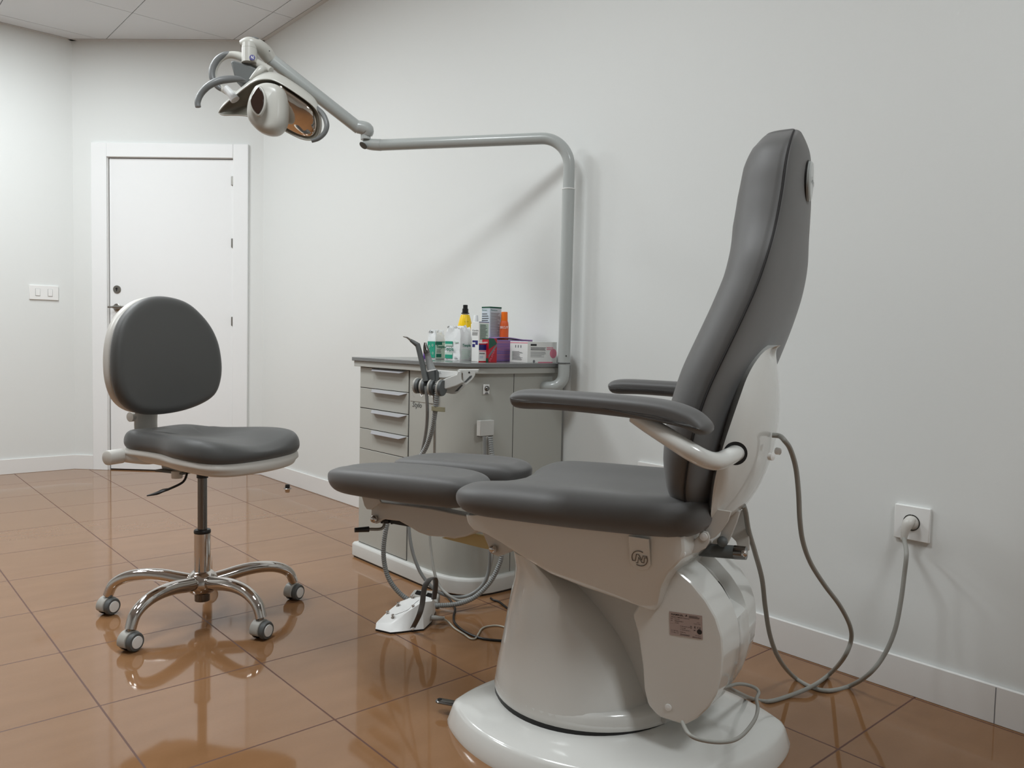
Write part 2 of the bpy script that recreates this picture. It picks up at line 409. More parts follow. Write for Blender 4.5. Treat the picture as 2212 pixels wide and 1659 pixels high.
q = dpt(236, 681); add('strike_plate', box(q+CN*.003-CD*.004, (.005, .004, .05), [CD, CN, Z3]), 'steel', D)

# light switch (left wall)
sw = thing('light_switch', 'white double light switch plate on the left wall beside the door', 'light switch', (1.087, YL, 1.16))
add('plate', bmm((1.006, YL-.009, 1.115), (1.171, YL+.001, 1.207)), 'bright', sw, bevel=.002)
for x in (1.053, 1.123):
    add('rocker_frame', bmm((x-.0135, YL-.0098, 1.139), (x+.0135, YL-.008, 1.185)), 'inkg', sw)
    add('rocker', bmm((x-.0125, YL-.013, 1.140), (x+.0125, YL-.009, 1.184)), 'bright', sw, bevel=.001)
# sockets (right wall)
def socket(y0, y1, z0, z1, lab, n=1):
    t = thing('wall_socket', lab, 'socket', (XW, (y0+y1)/2, (z0+z1)/2))
    add('plate', bmm((XW-.010, y0, z0), (XW+.001, y1, z1)), 'bright', t, bevel=.002)
    for k in range(n):
        c = V(XW-.010, y0+(y1-y0)*(k+.5)/n, (z0+z1)/2+.002)
        add('socket_rim', lathe([(.0215, 0), (.0215, .0012), (.0195, .0014), (.0195, 0)], c, (-1, 0, 0), 32), 'black', t)
        add('socket_well', lathe([(0, 0), (.0195, 0), (.0195, .0006), (0, .0006)], c, (-1, 0, 0), 32), 'offw', t)
        [add('earth_clip', box(c+V(-.001, 0, dz), (.004, .004, .004)), 'steel', t) for dz in (.0195, -.0195)]
    return t
SOCK = V(XW-.010, .848, .462)
socket(.803, .893, .415, .506, 'white square wall socket with a plug in it, above the right baseboard')
socket(1.64, 1.782, .413, .504, 'white wide wall socket plate half hidden behind the podiatry chair seat', 2)

# door stop
ds = onz(621, 1055, 0)
t = thing('door_stop', 'small black floor door stop on a metal disc near the baseboard', 'door stop', ds)
add('disc', lathe([(0, 0), (.024, 0), (.022, .003), (0, .003)], ds), 'steel', t)
add('rubber_bumper', lathe([(0, .003), (.013, .003), (.0145, .012), (.0125, .024), (0, .025)], ds), 'black', t)
exec_parts = []
# ------------------------------------------------------------------ CABINET
def outl(pts, z): return [V(p[0], p[1], z) for p in pts]
def offs(pts, d):
    n = len(pts); out = []
    A = sum(pts[i-1][0]*pts[i][1]-pts[i][0]*pts[i-1][1] for i in range(n)); sg = 1 if A > 0 else -1
    for i in range(n):
        a, b, c = V(*pts[i-1]), V(*pts[i]), V(*pts[(i+1) % n])
        t1 = (b-a)/np.linalg.norm(b-a); t2 = (c-b)/np.linalg.norm(c-b)
        n1 = V(t1[1], -t1[0])*sg; n2 = V(t2[1], -t2[0])*sg; m = n1+n2; m /= np.linalg.norm(m)
        out.append(b+m*d/max(.5, np.dot(m, n1)))
    return out
corner = [(1.68, 2.40), (1.6815, 2.35), (1.687, 2.30), (1.697, 2.255), (1.714, 2.218), (1.738, 2.190), (1.770, 2.171), (1.81, 2.1625), (1.86, 2.16)]
XB = 2.160
body = [(XB, 2.868), (1.68, 2.868)]+corner+[(XB, 2.16)]
CB = thing('drawer_cabinet', 'grey treatment cabinet with drawers and a rounded corner, standing against the right wall', 'cabinet', (1.92, 2.5, 0))
b = add('body', loft([outl(body, .05), outl(body, .802)]), 'cabinet', CB, bevel=.002)
pl = offs(body, .019); pl = [V(min(p[0], XB), p[1]) for p in pl]; pl2 = offs(body, .013); pl2 = [V(min(p[0], XB), p[1]) for p in pl2]
add('plinth', loft([outl(pl, .006), outl(pl, .055), outl(pl2, .064)]), 'plinth', CB, bevel=.003)
add('foot_gasket', loft([outl(pl2, 0), outl(pl2, .0065)]), 'black', CB)
add('drawer_gap', bmm((1.6792, 2.5025, .066), (1.681, 2.8635, .8)), 'darkgap', CB)
rows = [(.797, .7145), (.712, .631), (.628, .547), (.5445, .463)]
for z1, z0 in rows:
    d = add('drawer', bmm((1.6765, 2.505, z0), (1.70, 2.8615, z1)), 'cabinet', CB, bevel=.0012)
    z = z1-.001
    A = [V(1.6775, 2.512, z), V(1.6775, 2.770, z), V(1.656, 2.742, z-.010), V(1.656, 2.540, z-.010)]
    B = [p+V(.001, 0, -.0016) for i, p in enumerate(A)]
    add('drawer_handle', prism(A, B), 'handle', d)
add('door', bmm((1.6765, 2.505, .068), (1.70, 2.8615, .4605)), 'cabinet', CB, bevel=.0012)
add('panel_seam', bmm((1.9045, 2.1592, .066), (1.9062, 2.161, .80)), 'darkgap', CB)
# worktop
wt = offs(body, .026); wt = [V(min(p[0], XB+.008), p[1]) for p in wt]
lip = offs(body, .019); lip = [V(min(p[0], XB+.004), p[1]) for p in lip]
add('worktop', loft([outl(wt, .8225), outl(wt, .838)]), 'top', CB, bevel=.002, label='dark grey worktop')
add('worktop_edge', loft([outl(lip, .8), outl(lip, .8226)]), 'alu', CB, bevel=.0015)
# control panel and writing on the cabinet
cpo = onx(888, 866, 1.6785)
yy = V(0, -1, 0)
add('control_panel', bmm((1.6785, 2.318, .683), (1.6812, 2.495, .795)), 'cabinet', CB, bevel=.001)
for px, py, r in ((904, 841, .0058), (911, 852, .0085), (924, 851, .0095), (935, 854, .008), (929, 842, .008), (914, 838, .006)):
    q = onx(px, py, 1.6784)
    add('button', join(lathe([(0, 0), (r, 0), (r, .0007), (0, .0009)], q, (-1, 0, 0), 20)), 'bright', CB)
    add('button_mark', strip_bars(q+V(-.0011, 0, 0), yy, Z3, [(-r*.35, -r*.15, r*.35, r*.15), (-r*.12, -r*.4, r*.12, r*.4)]), 'ink', CB, sharp=0)
dots = []
for k in range(9):
    a = PI*(.62+.75*k/8); dots.append((.022+.026*math.cos(a), .03+.034*math.sin(a)))
add('scale_marks', strip_bars(onx(890, 856, 1.678), yy, Z3, [(x, z, x+.0022, z+.0022) for x, z in dots]), 'inkg', CB, sharp=0)
text('Stylo', .028, onx(890, 878, 1.6792), yy, Z3, 'rubber', CB, ext=.0004, italic=.22, fit=.062)
# regulator knob and outlet box on the side
kp = ony(1051, 841, 2.1618)
kx, kn = V(1, 0, 0), V(0, -1, 0)
sidep = V(kp[0], 2.1640, kp[2])
kb = add('regulator_plate', box(sidep+kn*.001, (.027, .035, .003), [kx, Z3, kn]), 'bright', CB, bevel=.001)
add('regulator_knob', lathe([(0, 0), (.0095, 0), (.009, .006), (.0065, .009), (0, .010)], sidep+kn*.002+Z3*.003, kn, 24), 'darkchrome', kb)
add('marking', strip_bars(sidep+kn*.0027, kx, Z3, [(-.006, -.0135, .006, -.0115), (-.0085, -.0165, .0085, -.0145)]), 'ink', kb, sharp=0)
a, c2 = ony(1036, 909, 2.150), ony(1065, 940, 2.150)
ob = add('hose_outlet_box', bmm((a[0], 2.145, c2[2]), (c2[0], 2.166, a[2])), 'plinth', CB, bevel=.0015)
add('outlet_shadow_gap', bmm((a[0]+.002, 2.147, c2[2]-.002), (c2[0]-.002, 2.165, c2[2]+.001)), 'darkgap', ob)
# instrument holder under the worktop
def pa(pts, d): return [atd(x, y, d) for x, y in pts]
def pprism(pts, d, th, dirv=None):
    dirv = FWD if dirv is None else dirv; A = pa(pts, d); return prism(A, [p+dirv*th for p in A])
RD = MW @ V(1, 0, 0)   # camera right in world (horizontal)
HD = .75*FWD+.66*RD; HD[2] = 0; HD /= np.linalg.norm(HD)
ih = add('instrument_holder', pprism([(1000, 801), (1027, 803), (1026, 811), (1021, 819), (990, 848), (984, 851), (974, 851), (961, 848), (952, 843), (958, 838), (1000, 824)], 2.615, .006), 'plinth', CB, bevel=.001)
add('mounting_plate', box(atd(1012, 800.5, 2.66), (.068, .09, .007), [RD, np.cross(Z3, RD), Z3]), 'plinth', ih)
for P4 in ([(1002, 826), (1015, 812), (1020, 811), (1018, 816), (1007, 826)], [(982, 846), (997, 831), (1000, 832), (989, 845)]):
    add('bracket_slot', pprism(P4, 2.6145, .0012), 'rubber', ih)
q = atd(1013.5, 804.5, 2.6148); add('bolt', lathe([(0, 0), (.003, 0), (.003, .001), (0, .001)], q, -FWD, 16), 'black', ih)
add('arm_block', pprism([(953, 828), (956, 821), (963, 817), (986, 809), (989, 801), (995, 801), (996, 820), (1001, 826), (985, 834), (962, 841), (956, 837)], 2.565, .05), 'plinth', ih, bevel=.003, seg=3)
add('shelf', pprism([(936, 799), (988, 802), (987, 810), (962, 816), (938, 816)], 2.600, .05), 'bright', ih, bevel=.002)
text('NAMROL', .010, atd(938.5, 807, 2.5975), RD, Z3, 'lampd', ih, ext=.0003, fit=.022)
def rd_(px): return 2.60-.036*(px-903)/50
rdir = atd(955, 839, rd_(955))-atd(903, 834, rd_(903)); rdir /= np.linalg.norm(rdir)
for px, py, th, r in ((900.5, 833, .0085, .0265), (914.5, 834.5, .009, .0275), (932, 836.5, .009, .0275), (950.5, 838, .008, .028)):
    c = atd(px, py, rd_(px))
    rg = add('holder_ring', lathe([(0, -th/2), (r*.82, -th/2), (r*.97, -th/2+.002), (r, 0), (r*.97, th/2-.001), (r*.9, th/2), (0, th/2)], c, rdir, 32), 'hosel', ih)
    add('ring_liner', lathe([(0, th/2-.001), (r*.93, th/2-.001), (r*.95, th/2+.004), (r*.9, th/2+.0085), (0, th/2+.010)], c, rdir, 32), 'rubber', rg)
add('holder_spindle', rev(atd(903, 834, rd_(903)), atd(955, 839, rd_(955)), .014), 'rubber', ih)

# ------------------------------------------------------------------ INSTRUMENTS
s1 = thing('suction_handpiece', 'dark grey angled handpiece with curved tip, leftmost in the instrument holder', 'handpiece', atd(918, 820, 2.585))
add('handle', tube([atd(920, 824, 2.572), atd(913, 790, 2.58), atd(903, 748, 2.585), atd(900, 744, 2.585), atd(887, 735, 2.585)], [.0095, .0092, .0085, .0082, .005], smooth=3, n=16), 'lampd', s1)
add('nozzle', tube([atd(888, 735.5, 2.585), atd(882, 731, 2.585), atd(878, 728.5, 2.585), atd(871, 727, 2.585)], [.0042, .003, .0024, .0018], smooth=4, n=12), 'steel', s1)
s2 = thing('rotary_handpiece', 'light grey pen-like rotary handpiece, second in the instrument holder', 'handpiece', atd(931, 820, 2.60))
add('handle', tube([atd(935, 816, 2.585), atd(933, 802, 2.585), atd(928, 785, 2.59), atd(924, 768, 2.59), atd(921, 757, 2.59), atd(919, 748, 2.59), atd(918.5, 741, 2.59)], [.0150, .0145, .0118, .0095, .0100, .0066, .0036], smooth=3, n=18), 'hose', s2)
add('chuck', tube([atd(922.5, 762, 2.585), atd(921, 757, 2.585), atd(919, 748, 2.585), atd(918.5, 740, 2.585)], [.0102, .0102, .0072, .0040], smooth=3, n=18), 'darkchrome', s2)
add('motor_sleeve', tube([atd(936, 824, 2.583), atd(932.5, 801, 2.583)], [.0162, .0168], smooth=0, n=18), 'rubber', s2)
add('collar', tube([atd(932.7, 801.5, 2.583), atd(932.2, 799, 2.583)], [.0173, .0170], smooth=0, n=18), 'bright', s2)
s3 = thing('hose_lever', 'grey pointed lever with ribbed hose, third in the instrument holder', 'handpiece', atd(944, 830, 2.57))
add('lever', pprism([(941, 828), (941, 800), (943, 797), (948, 804), (948, 815), (945, 829)], 2.565, .012), 'rubber', s3, bevel=.002)
# hoses (each belongs to its handpiece)
def H(*a): return [atd(x, y, d) for x, y, d in a]
add('hose', tube(H((919, 834, 2.575), (921, 850, 2.575), (923, 880, 2.59), (922, 915, 2.62), (917, 950, 2.65), (907, 995, 2.68), (893, 1060, 2.68), (885, 1110, 2.68), (884, 1150, 2.68), (892, 1195, 2.68), (908, 1236, 2.68), (930, 1265, 2.68), (955, 1283, 2.69), (985, 1290, 2.71), (1015, 1285, 2.72), (1042, 1264, 2.72), (1056, 1230, 2.72), (1058, 1180, 2.70), (1054, 1080, 2.70), (1048, 1000, 2.70), (1046, 943, 2.70)), .0058, n=12, smooth=6), 'hose', s1)
add('hose', tube(H((936, 838, 2.59), (939, 870, 2.60), (939, 915, 2.64), (938, 990, 2.70), (932, 1080, 2.72), (928, 1150, 2.72), (931, 1190, 2.72), (938, 1235, 2.71), (950, 1266, 2.70), (972, 1288, 2.68), (996, 1297, 2.69), (1030, 1284, 2.73), (1052, 1250, 2.735), (1066, 1180, 2.73), (1060, 1080, 2.72), (1054, 1000, 2.715), (1053, 943, 2.71)), .0050, n=12, smooth=6), 'hosel', s2)
add('hose', hose_rib(H((945, 824, 2.56), (944, 850, 2.56), (940, 888, 2.575), (934, 925, 2.60), (922, 962, 2.63), (905, 992, 2.65), (880, 1030, 2.66), (855, 1075, 2.66), (838, 1125, 2.66), (829, 1175, 2.665), (830, 1215, 2.67), (840, 1250, 2.67), (860, 1278, 2.67), (885, 1297, 2.66), (915, 1307, 2.65), (950, 1308, 2.655), (990, 1304, 2.665), (1025, 1290, 2.68), (1055, 1262, 2.69), (1074, 1230, 2.69), (1085, 1190, 2.69), (1082, 1110, 2.69), (1070, 1020, 2.69), (1062, 975, 2.695), (1059, 943, 2.70)), .0084), 'hose', s3)
q = H((937, 884, 2.565), (949, 884, 2.56), (961, 885, 2.555))
add('cable_clip', pprism([(932, 877), (944, 879), (961, 880), (961, 890), (945, 889), (932, 887)], 2.563, .012), 'tan', s3, bevel=.001)

# ------------------------------------------------------------------ THINGS ON THE WORKTOP
ZT = .8382
def base_at(px, X):
    r = ray(px, 782); Y = X*r[1]/r[0]; return V(X, Y, ZT)
def len_to(c, d, px):
    """distance along d from c so that the point lands on picture column px (used to size a box)"""
    q = MW.T @ (c-EYE); e = MW.T @ d; k = (px-1106)/F
    return float((k*q[2]-q[0])/(e[0]-k*e[2]))
def carton(name, label, cat, px, X, pl, pr, h, m, ang=0, group=None, bev=.001, zb=ZT, open_=False):
    c = base_at(px, X); c[2] = zb
    r = V(math.cos(ang), math.sin(ang), 0); l = V(-math.sin(ang), math.cos(ang), 0)
    Lr, Ll = len_to(c, r, pr), len_to(c, l, pl)
    t = thing(name, label, cat, c+(r*Lr+l*Ll)/2, group)
    bd = add('box_body', box(c+(r*Lr+l*Ll)/2+Z3*h/2, (Lr, Ll, h), [r, l, Z3]), m, t, bevel=bev)
    return dict(t=t, c=c, r=r, l=l, Lr=Lr, Ll=Ll, h=h, b=bd)
def face(B, side):
    """origin, x, y, outward, w of a box face"""
    if side == 'r': return B['c'].copy(), B['r'], Z3, -B['l'], B['Lr']
    return B['c']+B['l']*B['Ll'], -B['l'], Z3, -B['r'], B['Ll']
def patch(B, side, m, x0, y0, x1, y1, name='printed_patch', lift=.0003):
    o, x, y, n, w = face(B, side); h = B['h']
    return add(name, box(o+x*w*(x0+x1)/2+y*h*(y0+y1)/2+n*lift/2, (w*(x1-x0), h*(y1-y0), lift), [x, y, n]), m, B['t'], sharp=30)
def lines(B, side, m, x0, y0, x1, y1, k, fill=.42, jag=.35, lift=.0006):
    o, x, y, n, w = face(B, side); h = B['h']
    return add('printed_text_lines', strip_bars(o+n*lift, x, y, textlines(w*x0, h*y0, w*x1, h*y1, k, fill, jag), 0), m, B['t'], sharp=0)
def word(B, side, s, m, x0, y0, size, fit, lift=.0007, bold=0, up=None, italic=0):
    o, x, y, n, w = face(B, side)
    if up is not None: ca, sa = math.cos(up), math.sin(up); x, y = x*ca+y*sa, y*ca-x*sa
    o2, x2, y2, _, _ = face(B, side)
    return text(s, size, o2+x2*w*x0+y2*B['h']*y0+n*lift, x, y, m, B['t'], fit=fit*w, bold=bold, ext=.0001, italic=italic)

# purple and orange bottle
c = base_at(918.5, 1.86)
t = thing('squeeze_bottle', 'small violet and orange plastic bottle behind the handpieces, leftmost on the worktop', 'bottle', c)
add('bottle_body', lathe([(0, 0), (.0078, 0), (.0085, .004), (.008, .034), (.006, .042), (0, .043)], c, (0, 0, 1), 20), 'purpled', t)
add('orange_band', lathe([(0, .026), (.0086, .026), (.0075, .046), (0, .047)], c, (0, 0, 1), 20), 'orange', t)
add('cap', lathe([(0, .047), (.0055, .047), (.005, .056), (0, .057)], c, (0, 0, 1), 16), 'purpled', t)

def bag(label, px, X, pl, pr, h, hb, grp, ang=0):
    """folded film bag: square lower block and crumpled upper part closing to a ridge"""
    c = base_at(px, X); r = V(math.cos(ang), math.sin(ang), 0); l = V(-math.sin(ang), math.cos(ang), 0)
    Lr, Ll = len_to(c, r, pr), len_to(c, l, pl)
    t = thing('gauze_bag', label, 'bag', c+(r*Lr+l*Ll)/2, grp)
    rnd = random.Random(int(px)); rings = []; n = 28
    for k, z in enumerate([0, .004, .02, hb*.5, hb*.8, hb, hb+(h-hb)*.3, hb+(h-hb)*.6, hb+(h-hb)*.85, h]):
        f = min(1, max(0, (z-hb)/(h-hb))); ring = []
        for i in range(n):
            s = i/n*4; e = int(s); u = s-e
            co = [(0, 0), (1, 0), (1, 1), (0, 1), (0, 0)]
            a, b2 = co[e][0]+(co[e+1][0]-co[e][0])*u, co[e][1]+(co[e+1][1]-co[e][1])*u
            inset = .03+.10*f*abs(math.sin(PI*u*1.0))+(.02 if k == 0 else 0)
            a, b2 = .5+(a-.5)*(1-inset), .5+(b2-.5)*(1-inset-.25*f*f)
            w = .0012+.0032*f
            j = V(rnd.uniform(-w, w), rnd.uniform(-w, w), rnd.uniform(-w, w)*(f > 0)*(1.6 if k == 9 else 1))
            ring.append(c+r*Lr*a+l*Ll*b2+Z3*z+j)
        rings.append(ring)
    add('film_body', loft(rings), 'foil', t, sharp=25)
    return dict(t=t, c=c-(r+l)*.0006, r=r, l=l, Lr=Lr, Ll=Ll, h=h)
b1 = bag('white and teal gauze bag with a solid teal left side, the smaller left one', 940, 1.84, 923, 960.5, .112, .075, 'gauze bags on the worktop')
patch(b1, 'l', 'green', .06, .06, .97, .64, lift=.0018)
for i, (x, y) in enumerate(((.2, .42), (.6, .46), (.25, .16), (.65, .18))):
    word(b1, 'l', 'o', 'greenp', x, y, .022, .22, lift=.0030)
patch(b1, 'r', 'greenp', .02, .03, .98, .64, lift=.0014)
patch(b1, 'r', 'greend', .02, .52, .68, .64, lift=.0018); patch(b1, 'r', 'green', .68, .61, .98, .64, lift=.0018)
word(b1, 'r', 'Texpla', 'greend', .06, .42, .0135, .86, lift=.0035, bold=.03)
patch(b1, 'r', 'greend', .08, .08, .62, .2, lift=.0018)
lines(b1, 'r', 'inkg', .1, .24, .6, .38, 4, lift=.002)
b2 = bag('white and teal gauze bag with a broad white crumpled top, the bigger right one', 993, 1.83, 960.5, 1018, .132, .08, 'gauze bags on the worktop')
patch(b2, 'l', 'green', .04, .48, .52, .56, lift=.0018); patch(b2, 'l', 'greenp', .04, .43, .52, .48, lift=.0018)
word(b2, 'l', 'Texpla', 'greend', .03, .29, .020, .62, lift=.0045, bold=.03)
patch(b2, 'l', 'green', .04, .06, .52, .17, lift=.0018); patch(b2, 'l', 'greenp', .04, .17, .52, .23, lift=.0018)
lines(b2, 'l', 'inkg', .66, .05, .9, .12, 3, lift=.002); patch(b2, 'l', 'greenp', .66, .52, .88, .55, lift=.002)
word(b2, 'r', 'Texpla', 'greend', .16, .42, .0135, .70, lift=.0045, bold=.03)
lines(b2, 'r', 'greenp', .1, .06, .9, .36, 9, fill=.5, lift=.0045)
# yellow bottle
c = base_at(1003, 1.965)
t = thing('yellow_bottle', 'yellow plastic bottle with a black stepped cap behind the bigger gauze bag', 'bottle', c)
add('bottle_body', lathe([(0, 0), (.030, 0), (.032, .005), (.032, .115), (.029, .14), (.022, .168), (.0175, .182), (0, .182)], c, (0, 0, 1), 32), 'yellow', t)
add('neck', lathe([(0, .181), (.012, .181), (.012, .190), (0, .190)], c), 'clear', t)
add('cap', lathe([(0, .186), (.0165, .186), (.0165, .189), (.0125, .191), (.0122, .206), (.0095, .208), (.0095, .221), (.008, .222), (0, .222)], c, (0, 0, 1), 28), 'black', t)
vd = V(-RD[0], -RD[1], 0); nd = -FWD.copy(); nd[2] = 0; nd /= np.linalg.norm(nd); xr = np.cross(Z3, nd); 
text('1 L  700', .006, c+nd*.0285+xr*(-.002)+Z3*.152, xr, Z3, 'ink', t, fit=.018)
# white pump / spray
c = base_at(1026, 1.935)
t = thing('spray_bottle', 'white spray bottle with a frosted cap standing behind the white carton', 'bottle', c)
add('bottle_body', lathe([(0, 0), (.018, 0), (.0185, .004), (.0185, .142), (.012, .149), (0, .150)], c, (0, 0, 1), 28), 'bright', t)
add('cap', lathe([(0, .149), (.0115, .149), (.0105, .153), (.0085, .176), (.0075, .178), (0, .178)], c, (0, 0, 1), 24), 'clear', t)
# white carton with navy mark
k = carton('medicine_carton', 'white carton with a navy emblem beside the bigger gauze bag', 'box', 1033, 1.86, 1018, 1055, .150, 'paperw', group='white cartons on the worktop')
patch(k, 'l', 'navy', .12, .48, .9, .53); patch(k, 'l', 'navy', .12, .36, .5, .44); patch(k, 'l', 'navy', .55, .42, .9, .48)
word(k, 'l', 'Clorelio', 'ink', .06, .76, .009, .9); lines(k, 'l', 'ink', .06, .66, .92, .745, 4, fill=.35, jag=.1)
patch(k, 'r', 'greenp', .1, .55, .93, .95, lift=.0003); lines(k, 'r', 'ink', .12, .56, .9, .94, 20, fill=.4); patch(k, 'r', 'navy', .0, .985, 1, 1)
# small carton red/navy
k = carton('medicine_carton', 'small white carton with navy and red bands in front of the emblem carton', 'box', 1033.5, 1.80, 1031.5, 1050, .072, 'paperw', group='white cartons on the worktop')
patch(k, 'r', 'red', 0, .9, 1, .96); patch(k, 'r', 'navy', .02, .62, 1, .9); patch(k, 'r', 'pink', .08, .55, 1, .6); patch(k, 'r', 'inkg', .1, .42, .8, .48); patch(k, 'r', 'blueg', .15, .2, .6, .34); patch(k, 'r', 'red', 0, 0, 1, .07)
# tall carton
k = carton('tall_carton', 'tall pale grey carton with a green top edge, highest box on the worktop', 'box', 1056, 1.955, 1038.5, 1081, .212, 'blueg')
patch(k, 'l', 'greendk', 0, .972, 1, 1); patch(k, 'r', 'greendk', 0, .972, 1, 1)
word(k, 'l', 'Plantasan', 'greend', .06, .925, .008, .6); word(k, 'r', 'Plantasan', 'greend', .08, .925, .008, .55)
lines(k, 'l', 'ink', .06, .62, .92, .9, 7, fill=.3); lines(k, 'r', 'inkg', .08, .42, .92, .9, 24, fill=.35)
# orange can
c = base_at(1087.5, 2.01)
t = thing('spray_can', 'orange aerosol can with an orange cap to the right of the tall carton', 'can', c)
add('can_body', lathe([(0, 0), (.0175, 0), (.0175, .135), (.016, .150), (.0125, .160), (0, .160)], c, (0, 0, 1), 28), 'orange2', t)
add('cap', lathe([(0, .158), (.0132, .158), (.0125, .190), (.0115, .193), (0, .194)], c, (0, 0, 1), 28), 'orange', t)
text('BECUT', .013, c+nd*.0180+xr*(-.0155)+Z3*.128, xr, Z3, 'paperw', t, fit=.031, bold=.01)
# red box
k = carton('instrument_carton', 'red and dark green carton with a slanting grey stripe', 'box', 1055, 1.835, 1040.5, 1073, .088, 'redd')
patch(k, 'l', 'greendk', 0, 0, 1, .18); patch(k, 'l', 'greendk', .0, .96, 1, 1); word(k, 'l', 'LOGOS', 'paperw', .15, .80, .007, .7, bold=.02)
patch(k, 'l', 'inkg', .08, .24, .7, .34)
o, x, y, n, w = face(k, 'r'); h = k['h']
pts = lambda L, lf: [o+x*w*a+y*h*b_+n*lf for a, b_ in L]
L1 = [(0, .55), (0, 1), (.62, 1), (.98, .78)]; add('printed_patch', prism(pts(L1, .0001), pts(L1, .0004)), 'greendk', k['t'])
L2 = [(0, .30), (.98, .66), (.98, .74), (0, .42)]
L2 = [(0, .18), (.95, .68), (.98, .80), (0, .30)]; add('printed_patch', prism(pts(L2, .0002), pts(L2, .0006)), 'inkg', k['t'])
word(k, 'r', 'FILEMIX', 'pink', .22, .03, .010, 1.25, up=math.radians(62))
# purple sheets
k = carton('paper_stack', 'stack of purple folded paper sheets between the red carton and the glove box', 'paper', 1066, 1.935, 1064, 1150, .084, 'sheets', bev=.003)
st = k
topc = k['c']+Z3*.0835
P = []
for i in range(13):
    s = i/12; zz = .004+.006*math.sin(PI*min(1, s*1.4))*(1-s*.3)-.004*s
    P.append((s, zz))
A = []; Lx = min(.205, XB-k['c'][0]-.005)
rings = [[topc+k['r']*(Lx*s-.004)+k['l']*q*(k['Ll']+.075)+Z3*(zz+dz) for q, dz in ((0, 0), (1, 0), (1, .003), (0, .003))] for s, zz in P]
t = thing('plastic_folder', 'purple plastic folder lying open on top of the purple paper stack', 'folder', topc)
add('cover', loft(rings), 'purple', t, sharp=50)
# grey tray
tr = thing('metal_tray', 'flat grey metal tray lying behind the white and pink glove box', 'tray', (2.07, 2.35, .905))
add('tray_support', bmm((2.045, 2.285, ZT), (2.15, 2.34, .912)), 'purpled', tr)
add('tray_plate', bmm((2.035, 2.275, .912), (2.158, 2.37, .918)), 'traygrey', tr, bevel=.002)
# glove box
k = carton('glove_box', 'white and pink glove box at the right end of the worktop, beside the lamp pole', 'box', 1139, 1.975, 1101, 1202, .080, 'paperw')
patch(k, 'l', 'pink', 0, .91, 1, .95); lines(k, 'l', 'inkg', .15, .12, .75, .55, 12, fill=.4); lines(k, 'l', 'greenp', .12, .1, .2, .55, 6)
for xx in (.3, .45, .6): patch(k, 'l', 'inkg', xx, .70, xx+.05, .82)
patch(k, 'r', 'ink', .1, .80, .3, .89); lines(k, 'r', 'ink', .1, .60, .62, .75, 3, fill=.45, jag=.15); lines(k, 'r', 'inkg', .1, .28, .62, .56, 6, fill=.3, jag=.3)
lines(k, 'r', 'pink', .64, .62, .88, .78, 2, fill=.5, jag=.1); patch(k, 'r', 'pink', .36, 0, .86, .05)
o, x, y, n, w = face(k, 'r')
add('printed_disc', lathe([(0, 0), (.018, 0), (.018, .0004), (0, .0004)], o+x*(w-.0185)+y*.036, n, 32), 'pink', k['t'])
add('printed_ring', lathe([(.004, 0), (.0055, 0), (.0055, .0005), (.004, .0005)], o+x*w*.22+y*.006, n, 20), 'inkg', k['t'])

# ------------------------------------------------------------------ EXAMINATION LAMP
PX, PY = 2.105, 2.103
LT = thing('examination_lamp', 'grey articulated examination lamp on a tall pole beside the cabinet', 'lamp', (PX, PY, .73))
add('pole', tube([(PX, PY, .838), (PX, PY, 1.487)], .0232, smooth=0, n=32), 'pole', LT)
add('pole_screw', lathe([(0, 0), (.0025, 0), (.0025, .0006), (0, .0006)], V(PX, PY, .866)-FWD*.0234+RD*.006, -FWD, 12), 'black', LT)
el = tube([(PX, PY, .8385), (PX, PY, .80), (PX-.004, PY+.003, .776), (PX-.018, PY+.012, .757), (PX-.036, PY+.028, .748), (PX-.05, PY+.07, .746)], .0218, smooth=5, n=28)
add('base_elbow', el, 'pole', LT)
add('collar', lathe([(.02, 0), (.0238, 0), (.0238, .004), (.02, .004)], (PX, PY, .8378)), 'rubber', LT)
add('pole_ring', lathe([(.02, 0), (.0245, 0), (.0245, .0035), (.02, .0035)], (PX, PY, 1.486)), 'bright', LT)
AE = atd(822, 313.5, 3.075); ad = AE-V(PX, PY, AE[2]); ad[2] = 0; Lh = np.linalg.norm(ad); ad /= Lh
R0 = .105; zA = onpl(1150, 309, V(PX, PY, 0), FWD)[2]
pts = [V(PX, PY, 1.488)]
for i in range(13):
    a = PI/2*i/12; pts.append(V(PX, PY, 0)+ad*R0*(1-math.cos(a))+Z3*(zA-R0+R0*math.sin(a)))
pts.append(AE)
add('upper_arm_tube', tube(pts, .0215, smooth=0, n=32), 'pole', LT)
# knuckle at the end of the horizontal arm
kn_ = add('arm_joint', tube([AE-ad*.0+ad*(-.002), atd(800, 312, 3.08), atd(785, 309, 3.08)], [.0225, .0215, .017], smooth=4, n=28), 'pole', LT)
add('joint_cap', lathe([(0, 0), (.017, 0), (.0165, .002), (0, .003)], atd(785, 314, 3.06), (MW @ V(-.45, .75, -.45)), 24), 'lampd', kn_)
add('joint_post', rev(atd(790, 302, 3.07), atd(790, 288, 3.07), .0195), 'pole', LT)
